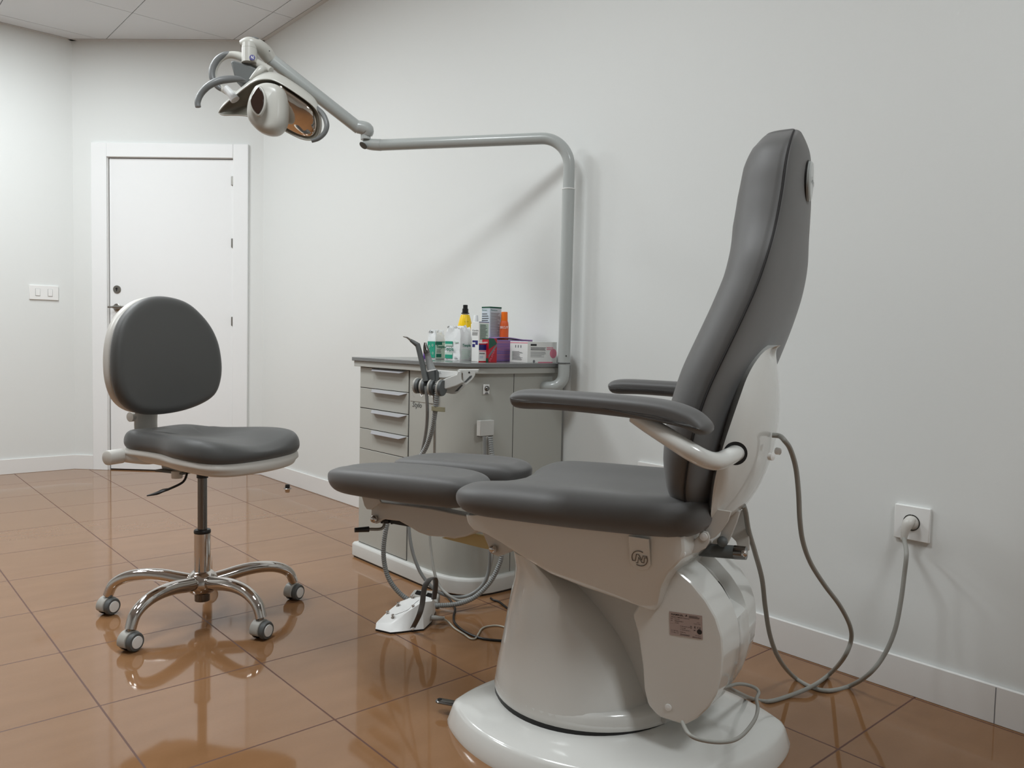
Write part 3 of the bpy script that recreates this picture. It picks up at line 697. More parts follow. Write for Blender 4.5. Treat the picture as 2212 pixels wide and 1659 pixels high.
# spring arm
a1, a2 = atd(775, 277, 3.06), atd(583, 127, 2.88)
ar = add('spring_arm', tube([a1, a1+(a2-a1)*.5, a2], .0238, smooth=0, n=32), 'pole', LT, label='light grey slanting spring arm')
add('arm_rail', tube([a1+(a2-a1)*.04-FWD*.022+Z3*.007, a1+(a2-a1)*.96-FWD*.022+Z3*.007], .0035, smooth=0, n=10), 'pole', ar)
add('lower_knuckle', tube([a1-(a2-a1)*(-.02), atd(783, 276, 3.06), atd(793, 281, 3.065), atd(792, 292, 3.07)], [.0245, .026, .0265, .021], smooth=5, n=28), 'pole', LT)
uk = add('upper_knuckle', tube([a2, atd(572, 113, 2.86), atd(559, 100, 2.83), atd(545, 93, 2.81), atd(532, 93, 2.81), atd(520, 95, 2.81)], [.0255, .0275, .024, .0205, .019, .012], smooth=5, n=28), 'lampw', LT)
add('knuckle_cap', cushion([(math.cos(a), math.sin(a)) for a in np.linspace(0, 2*PI, 24, endpoint=False)], .010, .3, lambda a, b_, t: atd(545, 84.5, 2.81)+RD*a*.024+Z3*t+np.cross(Z3, RD)*b_*.014, n=24), 'lampg', uk)
for px, py in ((526, 97.5), (582, 110)): add('screw', lathe([(0, 0), (.0022, 0), (0, .0008)], atd(px, py, 2.792 if px < 550 else 2.835), -FWD, 10), 'black', uk)
vj = add('vertical_joint', join(rev(atd(539, 137, 2.81), atd(539, 106.5, 2.81), .0268, 32), rev(atd(539, 106, 2.81), atd(539, 96, 2.81), .0262, 32)), 'lampw', LT)
lg = atd(545, 124.5, 2.7835)
add('logo_disc', lathe([(0, 0), (.0098, 0), (.0098, .0012), (0, .0012)], lg, -FWD+RD*.15, 28), 'logo', vj)
text('N', .016, lg-FWD*.0016-RD*.0048-Z3*.0055, RD, Z3, 'bright', vj, fit=.0095, bold=.02, italic=.1)
# yoke with the ring handle
yk = add('yoke', tube(H((586, 152, 2.80), (562, 141, 2.82), (535, 128, 2.84), (510, 120, 2.85), (492, 120, 2.85), (475, 130, 2.85), (464, 148, 2.85), (463, 168, 2.85), (474, 186, 2.85), (492, 199, 2.84), (512, 204, 2.83)), [.011, .0165, .0175, .0145, .0115, .0105, .0105, .0105, .0105, .0115, .012], smooth=6, n=24), 'lampw', LT)
add('yoke_grip', tube(H((503, 116.5, 2.848), (487, 118, 2.846), (470, 129, 2.844), (459.5, 148, 2.843), (459, 168, 2.843), (469, 185, 2.844), (479, 193, 2.844)), [.006, .0105, .0118, .0118, .0118, .0112, .009], smooth=6, n=22), 'lampg', yk)
add('pivot_block', pprism([(497, 132), (506, 130), (530, 137), (566, 152), (560, 172), (535, 182), (508, 176), (502, 150)], 2.80, .07), 'lampd', LT, bevel=.006, seg=3)
add('pivot_sleeve', tube(H((487, 190, 2.80), (500, 205, 2.80), (508, 216, 2.80)), [.0125, .0145, .017], smooth=3, n=20), 'clear', LT)
# head: reflector shell
hn = MW @ V(-.10, .52, -.84); hn /= np.linalg.norm(hn)       # opening direction (down, towards the room)
hc = atd(588, 222, 2.80)
rim = [(471, 244), (477, 232), (492, 217), (510, 202), (530, 186), (548, 174), (566, 169), (588, 170), (610, 180), (634, 195), (660, 213), (680, 230), (691, 248), (694, 270), (691, 290), (682, 301), (668, 304), (650, 301), (628, 291), (606, 279), (580, 266), (552, 256), (525, 251), (500, 250), (482, 250)]
rp = resample(catmull([onpl(x, y, hc, hn) for x, y in rim], 5, True), 72, True)
cc = sum(rp)/len(rp)
def inset(P, c, k, back): return [c+(p-c)*k-hn*back*.8+Z3*back*.62 for p in P]
def insd(P, d):
    out = []
    for i in range(len(P)):
        t = P[(i+1) % len(P)]-P[i-1]; t /= np.linalg.norm(t); m = np.cross(hn, t)
        if np.dot(m, cc-P[i]) < 0: m = -m
        out.append(P[i]+m*d)
    return out
cb = cc-hn*.0+Z3*.0
shell = [insd(rp, .006), [p+hn*.002 for p in insd(rp, .003)], rp, [p-hn*.006 for p in insd(rp, -.001)], inset(rp, cb, .98, .020), inset(rp, cb, .90, .042), inset(rp, cb, .72, .062), inset(rp, cb, .45, .074), inset(rp, cb, .15, .078)]
hs = add('head_shell', loft(shell, caps=False), 'lampw', LT, sharp=50, label='pale grey lamp head shell')
add('head_shell_cap', loft([inset(rp, cb, .16, .0778), inset(rp, cb, .05, .0785)]), 'lampw', hs)
ri = insd(rp, .006)
dish = [[p+hn*.001 for p in ri], inset(ri, cb, .93, .008), inset(ri, cb, .8, .018), inset(ri, cb, .6, .028), inset(ri, cb, .35, .034), inset(ri, cb, .1, .036)]
dsh = add('reflector_dish', loft(dish, caps=False), 'dish', LT, sharp=0, label='dull grey inside of the lamp shell')
mo = [(601, 186), (622, 196), (646, 212), (668, 229), (681, 249), (685, 270), (680, 289), (668, 296), (650, 293), (630, 284), (614, 274), (604, 262)]
mP = resample(catmull([onpl(x, y, hc-hn*.006, hn) for x, y in mo], 5, True), 60, True); mc = sum(mP)/len(mP)
mr = [mP]+[[mc+(p-mc)*math.cos(t)+hn*.020*math.sin(t) for p in mP] for t in np.linspace(.12, PI/2-.02, 10)]
add('reflector', loft([[p-hn*.004 for p in mP]]+mr), 'mirror', LT, sharp=60, label='mirror reflector with a bulging face')
crest = add('shell_scoop', tube(H((540, 172, 2.785), (556, 158, 2.79), (567, 150, 2.80), (574, 156, 2.81)), [.004, .012, .015, .010], smooth=5, n=18), 'lampw', hs)
# bulb housing in front of the reflector
ho = [(549, 189), (560, 181), (578, 177), (598, 181), (612, 192), (617, 210), (618, 240), (615, 264), (606, 280), (594, 288), (578, 289), (560, 283), (546, 271), (536, 257), (533, 240), (537, 214)]
hd_ = hn*.72-RD*.45; hd_ /= np.linalg.norm(hd_)
hc2 = atd(578, 232, 2.755)
u1 = RD; v1 = MW @ V(0, -1, 0)
S = 2.755/F
add('bulb_housing', cushion([((x-578)*S, -(y-232)*S) for x, y in ho], .085, .034, lambda a, b_, t: hc2+u1*a+v1*b_-FWD*(t*1.0-.02)+RD*(-t*.10), n=72, crown=.006, exp=2.3), 'lampw', LT)
le = [(559, 190), (566, 196), (571, 210), (570, 228), (564, 242), (558, 247), (550, 240), (544, 228), (543, 216), (549, 204)]
lc = atd(557, 219, 2.70); S2 = 2.70/F
frm = cushion([((x-557)*S2*1.28, -(y-219)*S2*1.18) for x, y in le], .016, .006, lambda a, b_, t: lc+u1*a+v1*b_-FWD*t+FWD*.004, n=48, crown=.001)
lf = add('lens_frame', frm, 'lampw', LT)
add('lens', cushion([((x-557)*S2, -(y-219)*S2) for x, y in le], .006, .003, lambda a, b_, t: lc+u1*a+v1*b_-FWD*(t+.0055), n=48), 'lens', lf)
add('handle', tube(H((530, 174, 2.77), (516, 171, 2.75), (496, 171, 2.73), (472, 175, 2.71), (450, 186, 2.70), (434, 203, 2.70), (427, 220, 2.70), (428, 231, 2.70)), [.004, .0095, .0125, .0125, .0115, .0105, .010, .0095], smooth=6, n=22), 'lampg', LT, label='grey curved left handle')
add('handle', tube(H((684, 232, 2.81), (695, 243, 2.79), (703, 257, 2.78), (706, 272, 2.775), (701, 287, 2.775), (688, 299, 2.775), (673, 304.5, 2.775)), [.006, .0085, .009, .009, .0085, .008, .0068], smooth=6, n=20), 'lampg', LT, label='grey curved right handle')
# ------------------------------------------------------------------ STOOL
SO = V(.92, 2.555, 0)
sf = V(.407, -.914, 0); sf /= np.linalg.norm(sf); sr = V(-sf[1], sf[0], 0)   # facing direction, sitter's left hand side points to the right wall
ST = thing('rolling_stool', 'charcoal swivel stool with a backrest on a chrome five-star base', 'stool', SO)
add('gas_lift', join(rev(SO+Z3*.278, SO+Z3*.485, .0148, 32)), 'darkchrome', ST)
add('lift_bush', lathe([(0, .455), (.018, .455), (.0175, .495), (0, .495)], SO), 'black', ST)
add('column_collar', lathe([(0, .274), (.0255, .274), (.0265, .277), (.0262, .283), (.024, .286), (0, .286)], SO), 'black', ST)
add('column_sleeve', lathe([(0, .125), (.0255, .125), (.0255, .2745), (0, .2745)], SO, n=40), 'chrome', ST)
add('column_foot', lathe([(0, .052), (.0235, .052), (.024, .056), (.024, .09), (0, .09)], SO, n=40), 'darkchrome', ST)
hub = add('hub', lathe([(0, .080), (.036, .080), (.046, .090), (.052, .106), (.051, .122), (.042, .138), (.029, .150), (0, .151)], SO, n=48), 'chrome', ST, sharp=60)
for k in range(5):
    a = math.radians(139+72*k); d = V(math.cos(a), math.sin(a), 0); sd = V(-d[1], d[0], 0)
    P = [SO+d*.02+Z3*.115, SO+d*.07+Z3*.121, SO+d*.13+Z3*.131, SO+d*.19+Z3*.133, SO+d*.245+Z3*.124, SO+d*.288+Z3*.100, SO+d*.307+Z3*.062]
    add('leg', tube(P, [.0215, .023, .022, .0205, .019, .0175, .0165], smooth=6, n=20, flat=(1.02, .95), up=(0, 0, 1)), 'chrome', ST, sharp=60)
    # caster: pivot directly under leg tip, hooded twin wheel
    wa = math.radians([205, 262, 300, 352, 30][k]) ; fa = V(math.cos(wa), math.sin(wa), 0)
    # rolling direction trail and axle: the wheel faces look at the room's right front
    ax = V(.42, -.91, 0); ax /= np.linalg.norm(ax); tr_ = V(-ax[1], ax[0], 0)
    pv = SO+d*.307; c = pv+Z3*.028+ax*.004
    add('caster_stem', rev(pv+Z3*.045, pv+Z3*.070, .008, 14), 'steel', ST)
    hood = []
    for i in range(17):
        t = PI*(i/16*1.22-.14); hood.append((math.cos(t)*.031, math.sin(t)*.031))
    hood = hood+[(-.022, -.015), (.020, -.010)]
    A = [c-ax*.024+tr_*x+Z3*z for x, z in hood]; B = [c+ax*.007+tr_*x+Z3*z for x, z in hood]
    hd2 = add('caster', prism(A, B), 'hosel', ST, bevel=.002)
    for s_, th in ((1, .015), (-1, .012)):
        o_ = c+ax*(.007 if s_ > 0 else -.021)*1
        wl = add('caster_wheel', lathe([(0, 0), (.024, 0), (.0275, .003), (.0278, .011), (.0245, .0165), (0, .0168)], o_ if s_ > 0 else c-ax*.007, ax*s_, 36), 'rubber' if s_ > 0 else 'black', hd2)
        if s_ > 0: add('wheel_cap', lathe([(0, .0166), (.018, .0166), (.0175, .0188), (0, .0198)], o_, ax, 32), 'bright', hd2)
def SL(a, b, z): return SO+sf*a+sr*b+Z3*z       # a forwards, b to the right in the picture
so = [(-.262, 0), (-.25, .085), (-.20, .135), (-.10, .148), (-.02, .165), (.07, .20), (.15, .215), (.215, .20), (.255, .135), (.268, 0), (.255, -.135), (.215, -.20), (.15, -.215), (.07, -.20), (-.02, -.165), (-.10, -.148), (-.20, -.135), (-.25, -.085)]
def sq(t): t = min(1, max(0, t/.031)); return t*t*(3-2*t)
def seatz(a, b): return .012*math.cos(min(1, abs(b)/.2)*PI)*-1*.9*(1 if a > -.1 else .6)-.020*max(0, (a-.12)/.15)**2+.006*max(0, (-a-.05)/.15)
add('seat_cushion', cushion(so, .062, .040, lambda a, b, t: SL(a+.01, b, .571+t+seatz(a, b)*sq(t)-.012*max(0, (a-.1)/.15)**2*(1-sq(t))), n=96, crown=.002, exp=2.2), 'uph2', ST, sharp=0, label='charcoal seat cushion')
sp_ = [(x*1.0, y*.985) for x, y in so]
add('seat_pan', cushion(sp_, .050, .030, lambda a, b, t: SL(a+.008, b*(1.0 if t > -.005 else .93), .532+t-.012*max(0, (a-.1)/.15)**2), n=96, exp=2.4), 'offw', ST, sharp=0, label='off-white seat shell')
mech = add('tilt_mechanism', join(box(SL(-.02, 0, .495), (.20, .12, .03), [sf, sr, Z3]), box(SL(-.15, 0, .507), (.16, .11, .03), [sf, sr, Z3])), 'offw', ST, bevel=.008, seg=3)
add('rear_housing', cushion([(-.07, -.05), (-.06, .05), (.05, .06), (.07, -.05)], .034, .012, lambda a, b, t: SL(-.175+a, -.07+b, .520+t), n=40), 'offw', ST)
add('mechanism_plate', box(SL(-.06, -.03, .4785), (.12, .10, .006), [sf, sr, Z3]), 'rubber', ST)
add('adjusting_knob', join(rev(SL(-.15, -.05, .520), SL(-.15, -.118, .520), .010, 16)), 'steel', ST)
add('side_knob', lathe([(0, 0), (.018, 0), (.0225, .003), (.0235, .008), (.0235, .055), (0, .057)], SL(-.215, -.183, .524), sr, 36), 'offw', ST, label='off-white round side knob')
add('seat_knob', lathe([(0, 0), (.016, 0), (.017, .004), (.017, .022), (0, .022)], SL(-.03, -.075, .462), Z3, 28), 'offw', ST)
# height lever
lv = add('height_lever', tube([atd(404, 1014, 2.43), atd(403, 1026, 2.42), atd(398, 1038, 2.41), atd(388, 1046, 2.40), atd(366, 1056, 2.38), atd(352, 1061, 2.37)], .0036, smooth=5, n=12), 'black', ST)
add('lever_paddle', tube([atd(364, 1057, 2.38), atd(352, 1060, 2.37), atd(338, 1066, 2.36), atd(317, 1071, 2.35)], [.006, .0085, .0078, .003], smooth=4, n=14, flat=(1, .6)), 'black', lv)
# back support bar and backrest
bar = [SL(-.17, .0, .505), SL(-.235, 0, .53), SL(-.255, 0, .60), SL(-.25, 0, .68), SL(-.24, 0, .78)]
add('back_bar', tube(bar, [.026, .026, .026, .026, .026], smooth=5, n=20, flat=(1.75, .5), up=tuple(sf)), 'offw', ST)
add('bar_knob', lathe([(0, 0), (.016, 0), (.016, .02), (0, .022)], SL(-.265, -.035, .640), -sr, 24), 'offw', ST)
bo = [(.025, .194), (.098, .176), (.160, .122), (.197, .055), (.210, -.025), (.203, -.092), (.178, -.142), (.125, -.172), (.05, -.190), (-.04, -.194), (-.115, -.182), (-.165, -.148), (-.190, -.095), (-.196, -.03), (-.186, .045), (-.158, .108), (-.108, .158), (-.045, .188)]
bo = [(x-.006, y) for x, y in bo]
def bk(off):
    def f(b, h, t):      # b sideways, h up, t towards the sitter
        lean = .06*h
        return SL(-.185-lean+t+off+.5*b*b, (b-.196)*1.075+.226-.0, .846+h)
    return f
add('backrest_cushion', cushion(bo, .052, .034, bk(.0), n=96, crown=.006, exp=2.3), 'uph2', ST, sharp=0, label='charcoal backrest cushion')
add('backrest_shell', cushion([(x*.985, y*.985) for x, y in bo], .044, .03, bk(-.036), n=96, drop=.004, exp=2.3), 'offw', ST, sharp=0, label='off-white backrest shell')

# ------------------------------------------------------------------ PODIATRY CHAIR
CA = math.radians(18)
CU = V(-math.sin(CA), math.cos(CA), 0); CWv = V(-math.cos(CA), -math.sin(CA), 0); CO = V(1.40, 1.20, 0)
def G(u, w, z): return CO+CU*u+CWv*w+Z3*z
def K(px, py, w): 
    p = onpl(px, py, CO+CWv*w, CWv); d = p-CO; return float(d@CU), float(p[2])
def KW(pts, w): return [K(x, y, w) for x, y in pts]
CH = thing('podiatry_chair', 'large grey padded podiatry chair with white shell on a pedestal', 'treatment chair', V(1.39, 1.19, 0))
# base plate: lens with two blunt tips
TL, TR = V(1.118, 1.485), V(1.668, .895)
mid = (TL+TR)/2; ax1 = (TR-TL)/np.linalg.norm(TR-TL); ax2 = V(-ax1[1], ax1[0]); hl = np.linalg.norm(TR-TL)/2; sg = .285
Rr = (hl*hl+sg*sg)/(2*sg)
def lens(ins, z):
    R2 = Rr-ins; h = Rr-sg; hl2 = math.sqrt(R2*R2-h*h); a0 = math.asin(hl2/R2); res = []; n = 44
    for s_ in (1, -1):
        for i in range(n):
            a = -a0+2*a0*(i+.5)/n
            x, y = R2*math.sin(a)*s_, (R2*math.cos(a)-h)*s_
            p = mid+ax1*x+ax2*(-y); res.append(V(p[0], p[1], z))
    return res
add('base_plate', loft([lens(0, 0), lens(0, .010), lens(.011, .044), lens(.015, .050), lens(.022, .054), lens(.06, .060), lens(.12, .072), lens(.18, .082), lens(.23, .084)]), 'white', CH, sharp=40)
lever = onz(1000, 1521, .03)
l0, l1 = onz(945, 1513, .028), onz(990, 1521, .028)
dl_ = (l1-l0)/np.linalg.norm(l1-l0)
add('base_foot_lever', join(tube([l0-dl_*.004, l0, l0+dl_*.008, l1+dl_*.03], [.004, .011, .0135, .0135], smooth=0, n=20, flat=(1, .32), up=(0, 0, 1))), 'darkchrome', CH, sharp=60)
add('lever_hole', lathe([(0, 0), (.0055, 0), (.0055, .0008), (0, .0008)], l0+dl_*.006+Z3*.0042, Z3, 20), 'black', CH)
# pedestal
pc = V(1.409, 1.283)
pcl = V(float((V(pc[0], pc[1], 0)-CO)@CU), float((V(pc[0], pc[1], 0)-CO)@CWv))
add('pedestal_ring', lathe([(0, .05), (.2375, .05), (.2375, .0835), (0, .0835)], V(pc[0], pc[1], 0), n=72), 'black', CH)
def ell(cu, cwv, ru_f, ru_b, rw, z, n=64, e=2.0):
    out = []
    for i in range(n):
        t = 2*PI*i/n; c_, s_ = math.cos(t), math.sin(t)
        x = (abs(c_)**(2/e))*(ru_f if c_ > 0 else -ru_b) if ru_b > 0 else (-ru_b+(ru_f+ru_b)*(abs(c_)**(2/e) if c_ > 0 else 0)); y = math.copysign(abs(s_)**(2/e), s_)*rw
        out.append(G(cu+x, cwv+y, z))
    return out
W0 = pcl[1]
secs = []
for z, uf, ub, rw, e in ((.080, .238, .238, .238, 2), (.085, .2395, .2395, .2395, 2), (.092, .238, .234, .2385, 2), (.10, .236, .212, .237, 2), (.11, .234, .203, .236, 2.05), (.14, .228, .187, .231, 2.1), (.20, .216, .158, .220, 2.15), (.26, .206, .118, .208, 2.2), (.31, .198, .065, .197, 2.2), (.35, .192, .01, .188, 2.2), (.38, .188, -.03, .18, 2.2), (.42, .183, -.09, .17, 2.2)):
    secs.append(ell(pcl[0], W0, uf, ub, rw, z, e=e))
add('pedestal_shell', loft(secs), 'white', CH, sharp=60, label='white glossy pedestal skirt')
add('pedestal_foot', lathe([(0, .0835), (.2375, .0835), (.2365, .105), (.229, .118), (.15, .122), (0, .122)], V(pc[0], pc[1], 0), n=72), 'white', CH, sharp=60)
add('inner_column', loft([[G(u, w, z) for u, w in ((-.15+du, -.065), (.08, -.065), (.08, .065), (-.15+du, .065))] for z, du in ((.084, 0), (.22, .0), (.221, .004), (.44, .03))]), 'plinth', CH, bevel=.02, seg=3)
# rear motor cover
wc = .15
prof_px = [(1378, 1310), (1366, 1330), (1378, 1370), (1388, 1440), (1391, 1490), (1400, 1525), (1422, 1549), (1478, 1567), (1505, 1553), (1530, 1530), (1548, 1500), (1558, 1462), (1562, 1420), (1559, 1375), (1546, 1334), (1524, 1297), (1492, 1258), (1454, 1226), (1440, 1200), (1400, 1205), (1370, 1260)]
prof = [V(*q) for q in KW(prof_px, wc)]
pf = resample(prof, 120, True); pcn = sum(pf)/len(pf)
lat = [(-.110, .012), (-.119, .003), (-.121, .0), (-.060, -.004), (-.025, -.008), (-.020, -.006), (.050, -.006), (.055, -.008), (.09, -.004), (wc-.004, 0), (wc-.001, .003), (wc, .010)]
rings = []
for w, ins in lat:
    ring = []
    for q in pf:
        t = (pcn-q)/np.linalg.norm(pcn-q); i_ = ins
        rear_up = max(0, min(1, (q[1]-.345)/.03))*(1 if q[0] < -.10 else 0)
        if -.021 <= w <= .051: i_ = ins+.026*rear_up
        p = q+t*i_; ring.append(G(p[0], w, p[1]))
    rings.append(ring)
MC = add('motor_cover', loft(rings), 'white', CH, sharp=28, label='white rounded motor cover')
# dark slot in the groove
sl = sorted([q for q in pf if q[0] < -.12 and .35 < q[1] < .42], key=lambda q: q[1])
if len(sl) > 2:
    tq = [(pcn-q)/np.linalg.norm(pcn-q) for q in sl]
    r4 = [[G(q[0]+t[0]*d, w, q[1]+t[1]*d) for w, d in ((-.014, .0192), (.046, .0192), (.046, .027), (-.014, .027))] for q, t in zip(sl, tq)]
    add('vent_slot', loft(r4), 'black', MC)
u, z = K(1443, 1529, wc+.002); add('screw_cap', lathe([(0, 0), (.0075, 0), (.007, .003), (0, .0045)], G(u, wc-.001, z), CWv, 24), 'bright', MC)
# rating label
u, z = K(1446, 1320, wc); lo = G(u, wc+.0003, z)
u2, z2 = K(1517, 1330, wc); u3, z3 = K(1444, 1370, wc)
lx = G(u2, wc, z2)-G(u, wc, z); lw = np.linalg.norm(lx); lx /= lw; ly = G(u3, wc, z3)-G(u, wc, z); lh = np.linalg.norm(ly); ly /= -lh
ly = ly-lx*np.dot(lx, ly); ly /= np.linalg.norm(ly); ln = np.cross(lx, ly)
LB = add('rating_label', box(lo+lx*lw/2-ly*lh/2+ln*.0003, (lw, lh, .0006), [lx, ly, ln]), 'labelp', MC)
bl = lo-ly*lh+ln*.0008
def lt(s, x, y, size, fit, **k): text(s, size*lh, bl+lx*lw*x+ly*lh*y, lx, ly, 'ink', LB, fit=fit*lw, ext=.0001, **k)
lt('NAMRØL', .06, .86, .10, .38, bold=.015); lt('SILLON OMEGA 3 motores', .055, .77, .055, .56, bold=.01)
lt('REF', .045, .69, .05, .06); lt('SN-2105', .16, .69, .05, .15); lt('SN', .045, .61, .05, .05); lt('0002526H0011', .16, .61, .05, .27); lt('10-2025', .16, .53, .05, .13)
lt('Color', .84, .67, .05, .08); lt('Crema 1203', .74, .60, .05, .20); lt('CE', .835, .43, .11, .125); lt('MD', .74, .32, .06, .06, bold=.02)
for s_, y in (('01 08437024141209', .42), ('11 251008', .345), ('21 0002526H0011', .27)): lt(s_, .33, y, .05, .30 if len(s_) > 10 else .16)
lt('230V 50Hz', .12, .19, .05, .15); lt('IP20', .045, .19, .05, .05); lt('IP X4', .045, .12, .05, .05); lt('Max. 3 A', .12, .11, .06, .15); lt('50/60 Hz', .32, .17, .055, .17)
lt('MADE IN SPAIN', .70, .035, .05, .255, bold=.02); lt('Max. 200 kg', .78, .12, .045, .16)
add('label_marks', strip_bars(bl, lx, ly, [(lw*.48, lh*.885, lw*.55, lh*.91), (lw*.52, lh*.91, lw*.545, lh*.95)]+textlines(lw*.60, lh*.84, lw*.93, lh*.95, 3, .4, .2)+textlines(lw*.32, lh*.06, lw*.62, lh*.13, 2, .35, .1), .0001), 'ink', LB, sharp=0)
cpt = bl+lx*lw*.91+ly*lh*.31
add('label_disc', lathe([(0, 0), (.0052, 0), (.0052, .0002), (0, .0002)], cpt, ln, 24), 'ink', LB)
pm = bl+lx*lw*.775+ly*lh*.47
add('label_person', join(ball(pm+ly*.0022, .0007, 8), strip_bars(pm, lx, ly, [(-.0018, .0006, .0018, .0012), (-.0006, -.001, .0006, .001)]), strip_bars(pm, (lx*.5-ly*.86), (ly*.5+lx*.86), [(0, -.0004, .0028, .0004)]), strip_bars(pm, (-lx*.5-ly*.86), (ly*.5-lx*.86), [(0, -.0004, .0028, .0004)])), 'ink', LB, sharp=0)
wb = bl+lx*lw*.66+ly*lh*.45
add('label_bin', strip_bars(wb, lx, ly, [(-.0018, .0022, .0018, .0027), (-.0014, -.0006, -.001, .0022), (.001, -.0006, .0014, .0022), (-.0016, -.0024, .0016, -.0018), (-.0002, -.0018, .0002, .0022)]), 'ink', LB, sharp=0)

# seat shroud
sw_ = .215
def shp(px, py):
    w = sw_
    for _ in range(4):
        u, z = K(px, py, w); w = sw_*(1-.30*max(0, min(1, (.50-z)/.16))**1.3)
    return V(u, z)
sh_px = [(1004, 1112), (1007, 1128), (1018, 1143), (1045, 1152), (1078, 1172), (1130, 1206), (1190, 1242), (1260, 1270), (1335, 1295), (1402, 1319), (1414, 1322), (1421, 1308), (1429, 1268), (1443, 1240), (1462, 1222), (1476, 1206), (1480, 1188), (1478, 1160), (1300, 1130), (1100, 1108)]
shp_ = [shp(*q) for q in sh_px]; pr = resample(shp_, 130, True); pcs = sum(pr)/len(pr)
def wz(z): return 1-.30*max(0, min(1, (.50-z)/.16))**1.3
rings = []
for f, ins in ((-1, .02), (-1, .012), (-.985, .004), (-.95, 0), (-.5, -.006), (0, -.008), (.5, -.006), (.95, 0), (.985, .002), (1, .007), (1, .02)):
    ring = []
    for q in pr:
        t = pcs-q; t = t/np.linalg.norm(t); p = q+t*ins; ring.append(G(p[0], f*sw_*wz(p[1]), p[1]))
    rings.append(ring)
SS = add('seat_shroud', loft(rings), 'white', CH, sharp=30, label='white glossy seat shell')
def side(px, py, off=0):
    w = sw_
    for _ in range(5): u, z = K(px, py, w); w = sw_*wz(z)+off
    return G(u, w, z), u, w, z
# N emblem: raised pad, open ring and letter
p, u, w, z = side(1382, 1206, .0015)
e1 = G(u-.005, w, z)-G(u, w, z); e1 /= np.linalg.norm(e1); dwdz = (sw_*wz(z+.005)-sw_*wz(z-.005))/.01
e2 = CWv*dwdz+Z3; e2 /= np.linalg.norm(e2); e3 = np.cross(e1, e2)
if np.dot(e3, CWv) < 0: e3 = -e3
padp = [(-.022, .046), (-.022, -.012), (-.016, -.022), (0, -.027), (.016, -.022), (.022, -.012), (.022, .046)]
add('emblem_pad', prism([p+e1*a+e2*b_-e3*.004 for a, b_ in padp], [p+e1*a+e2*b_+e3*.0002 for a, b_ in padp]), 'white', SS, bevel=.001)
em = p+e3*.0011
arc = lambda a0, a1, r=.0165: tube([em+e1*r*math.cos(t)+e2*r*math.sin(t) for t in np.linspace(math.radians(a0), math.radians(a1), 30)], .0010, smooth=0, n=8)
EB = add('emblem', join(arc(-118, 25), arc(62, 205), tube([em+e1*x+e2*y for x, y in ((-.0165, -.007), (-.010, -.007), (-.0065, .0085), (-.0015, .0085), (.0045, -.0035), (.0075, .007), (.0165, .007))], .0009, smooth=0, n=8), tube([em+e1*x+e2*y for x, y in ((-.0085, -.011), (-.005, -.011), (-.0022, .0025), (.0042, -.0085), (.0085, -.0085), (.0105, .0035), (.015, .0035))], .0009, smooth=0, n=8)), 'logog', SS, label='grey ring and letter emblem')
u, z = K(1473, 1196, sw_*.97+.001); add('screw_cap', lathe([(0, 0), (.0075, 0), (.007, .003), (0, .0045)], G(u, sw_*.965, z), CWv, 24), 'bright', SS)
# seat cushion
sc = [(-.262, 0), (-.262, .10), (-.256, .19), (-.225, .232), (-.15, .250), (0, .258), (.15, .262), (.255, .258), (.312, .225), (.325, .165), (.30, .10), (.280, 0), (.295, -.10), (.315, -.165), (.300, -.22), (.245, -.250), (.15, -.245), (0, -.245), (-.15, -.24), (-.225, -.22), (-.256, -.18), (-.262, -.10)]
def sz(u, w, t):
    b_ = .567+.010*max(0, (-u)/.28)-.006*max(0, u/.3)
    q = min(1, max(0, t/.041)); q = q*q*(3-2*q)
    b_ += q*(-.014*math.exp(-((w/.15)**4))-.010*max(0, (u-.12)/.18)**2)
    return G(u, w, b_+t)
add('seat_cushion', cushion(sc, .082, .058, sz, n=120, exp=2.15, inner=8), 'uph', CH, sharp=0, label='grey seat cushion')
# leg rest cushions
def leg(w0, u0, u1, tw):
    L_ = u1-u0; uc = (u0+u1)/2
    o = [(-.5, 0), (-.48, .55), (-.38, .86), (-.2, .98), (.05, 1.0), (.28, .93), (.42, .72), (.49, .38), (.5, 0), (.49, -.38), (.42, -.72), (.28, -.93), (.05, -1), (-.2, -.98), (-.38, -.86), (-.48, -.55)]
    def f(a, b_, t):
        u = uc+a*L_; w = w0+b_*tw
        q = min(1, max(0, t/.044)); zz = .562-.012*(a+.2)-.020*(1-min(1, abs(b_))**2.2)*q*q*(3-2*q)
        return G(u, w, zz+t*(1+.10*(-a)))
    o2 = [(x*L_, y*tw) for x, y in o]
    return add('leg_cushion', cushion(o2, .088, .042, lambda a, b_, t: f(a/L_, b_/tw, t), n=96, exp=2.0, inner=7), 'uph', CH, sharp=0)
leg(.128, .303, .768, .098)['label'] = 'grey leg rest cushion, near the room side'
leg(-.118, .325, .745, .098)['label'] = 'grey leg rest cushion, near the cabinet'
# leg rest frame
def kp(pts, w, th, m='white', name='leg_rest_frame', par=None, bev=.002, label=None):
    q = KW(pts, w); return add(name, prism([G(u, w, z) for u, z in q], [G(u, w-th, z) for u, z in q]), m, par or CH, bevel=bev, label=label)
LF = kp([(802, 1082), (930, 1098), (1004, 1113), (1040, 1122), (1046, 1140), (1006, 1158), (985, 1162), (955, 1160), (925, 1158), (905, 1151), (882, 1137), (862, 1126), (830, 1122), (822, 1125), (813, 1132), (804, 1130), (801, 1118)], .10, .035, m='offw', bev=.003)
kp([(779, 1064), (815, 1070), (822, 1085), (802, 1101), (792, 1100), (787, 1093)], .135, .006, m='offw', name='cushion_bracket', par=LF, bev=.001)
kp([(1000, 1110), (1075, 1120), (1110, 1190), (1076, 1203), (1060, 1196), (1052, 1175), (1040, 1148), (1003, 1160), (980, 1164), (957, 1160)], .075, .03, m='offw', bev=.003)
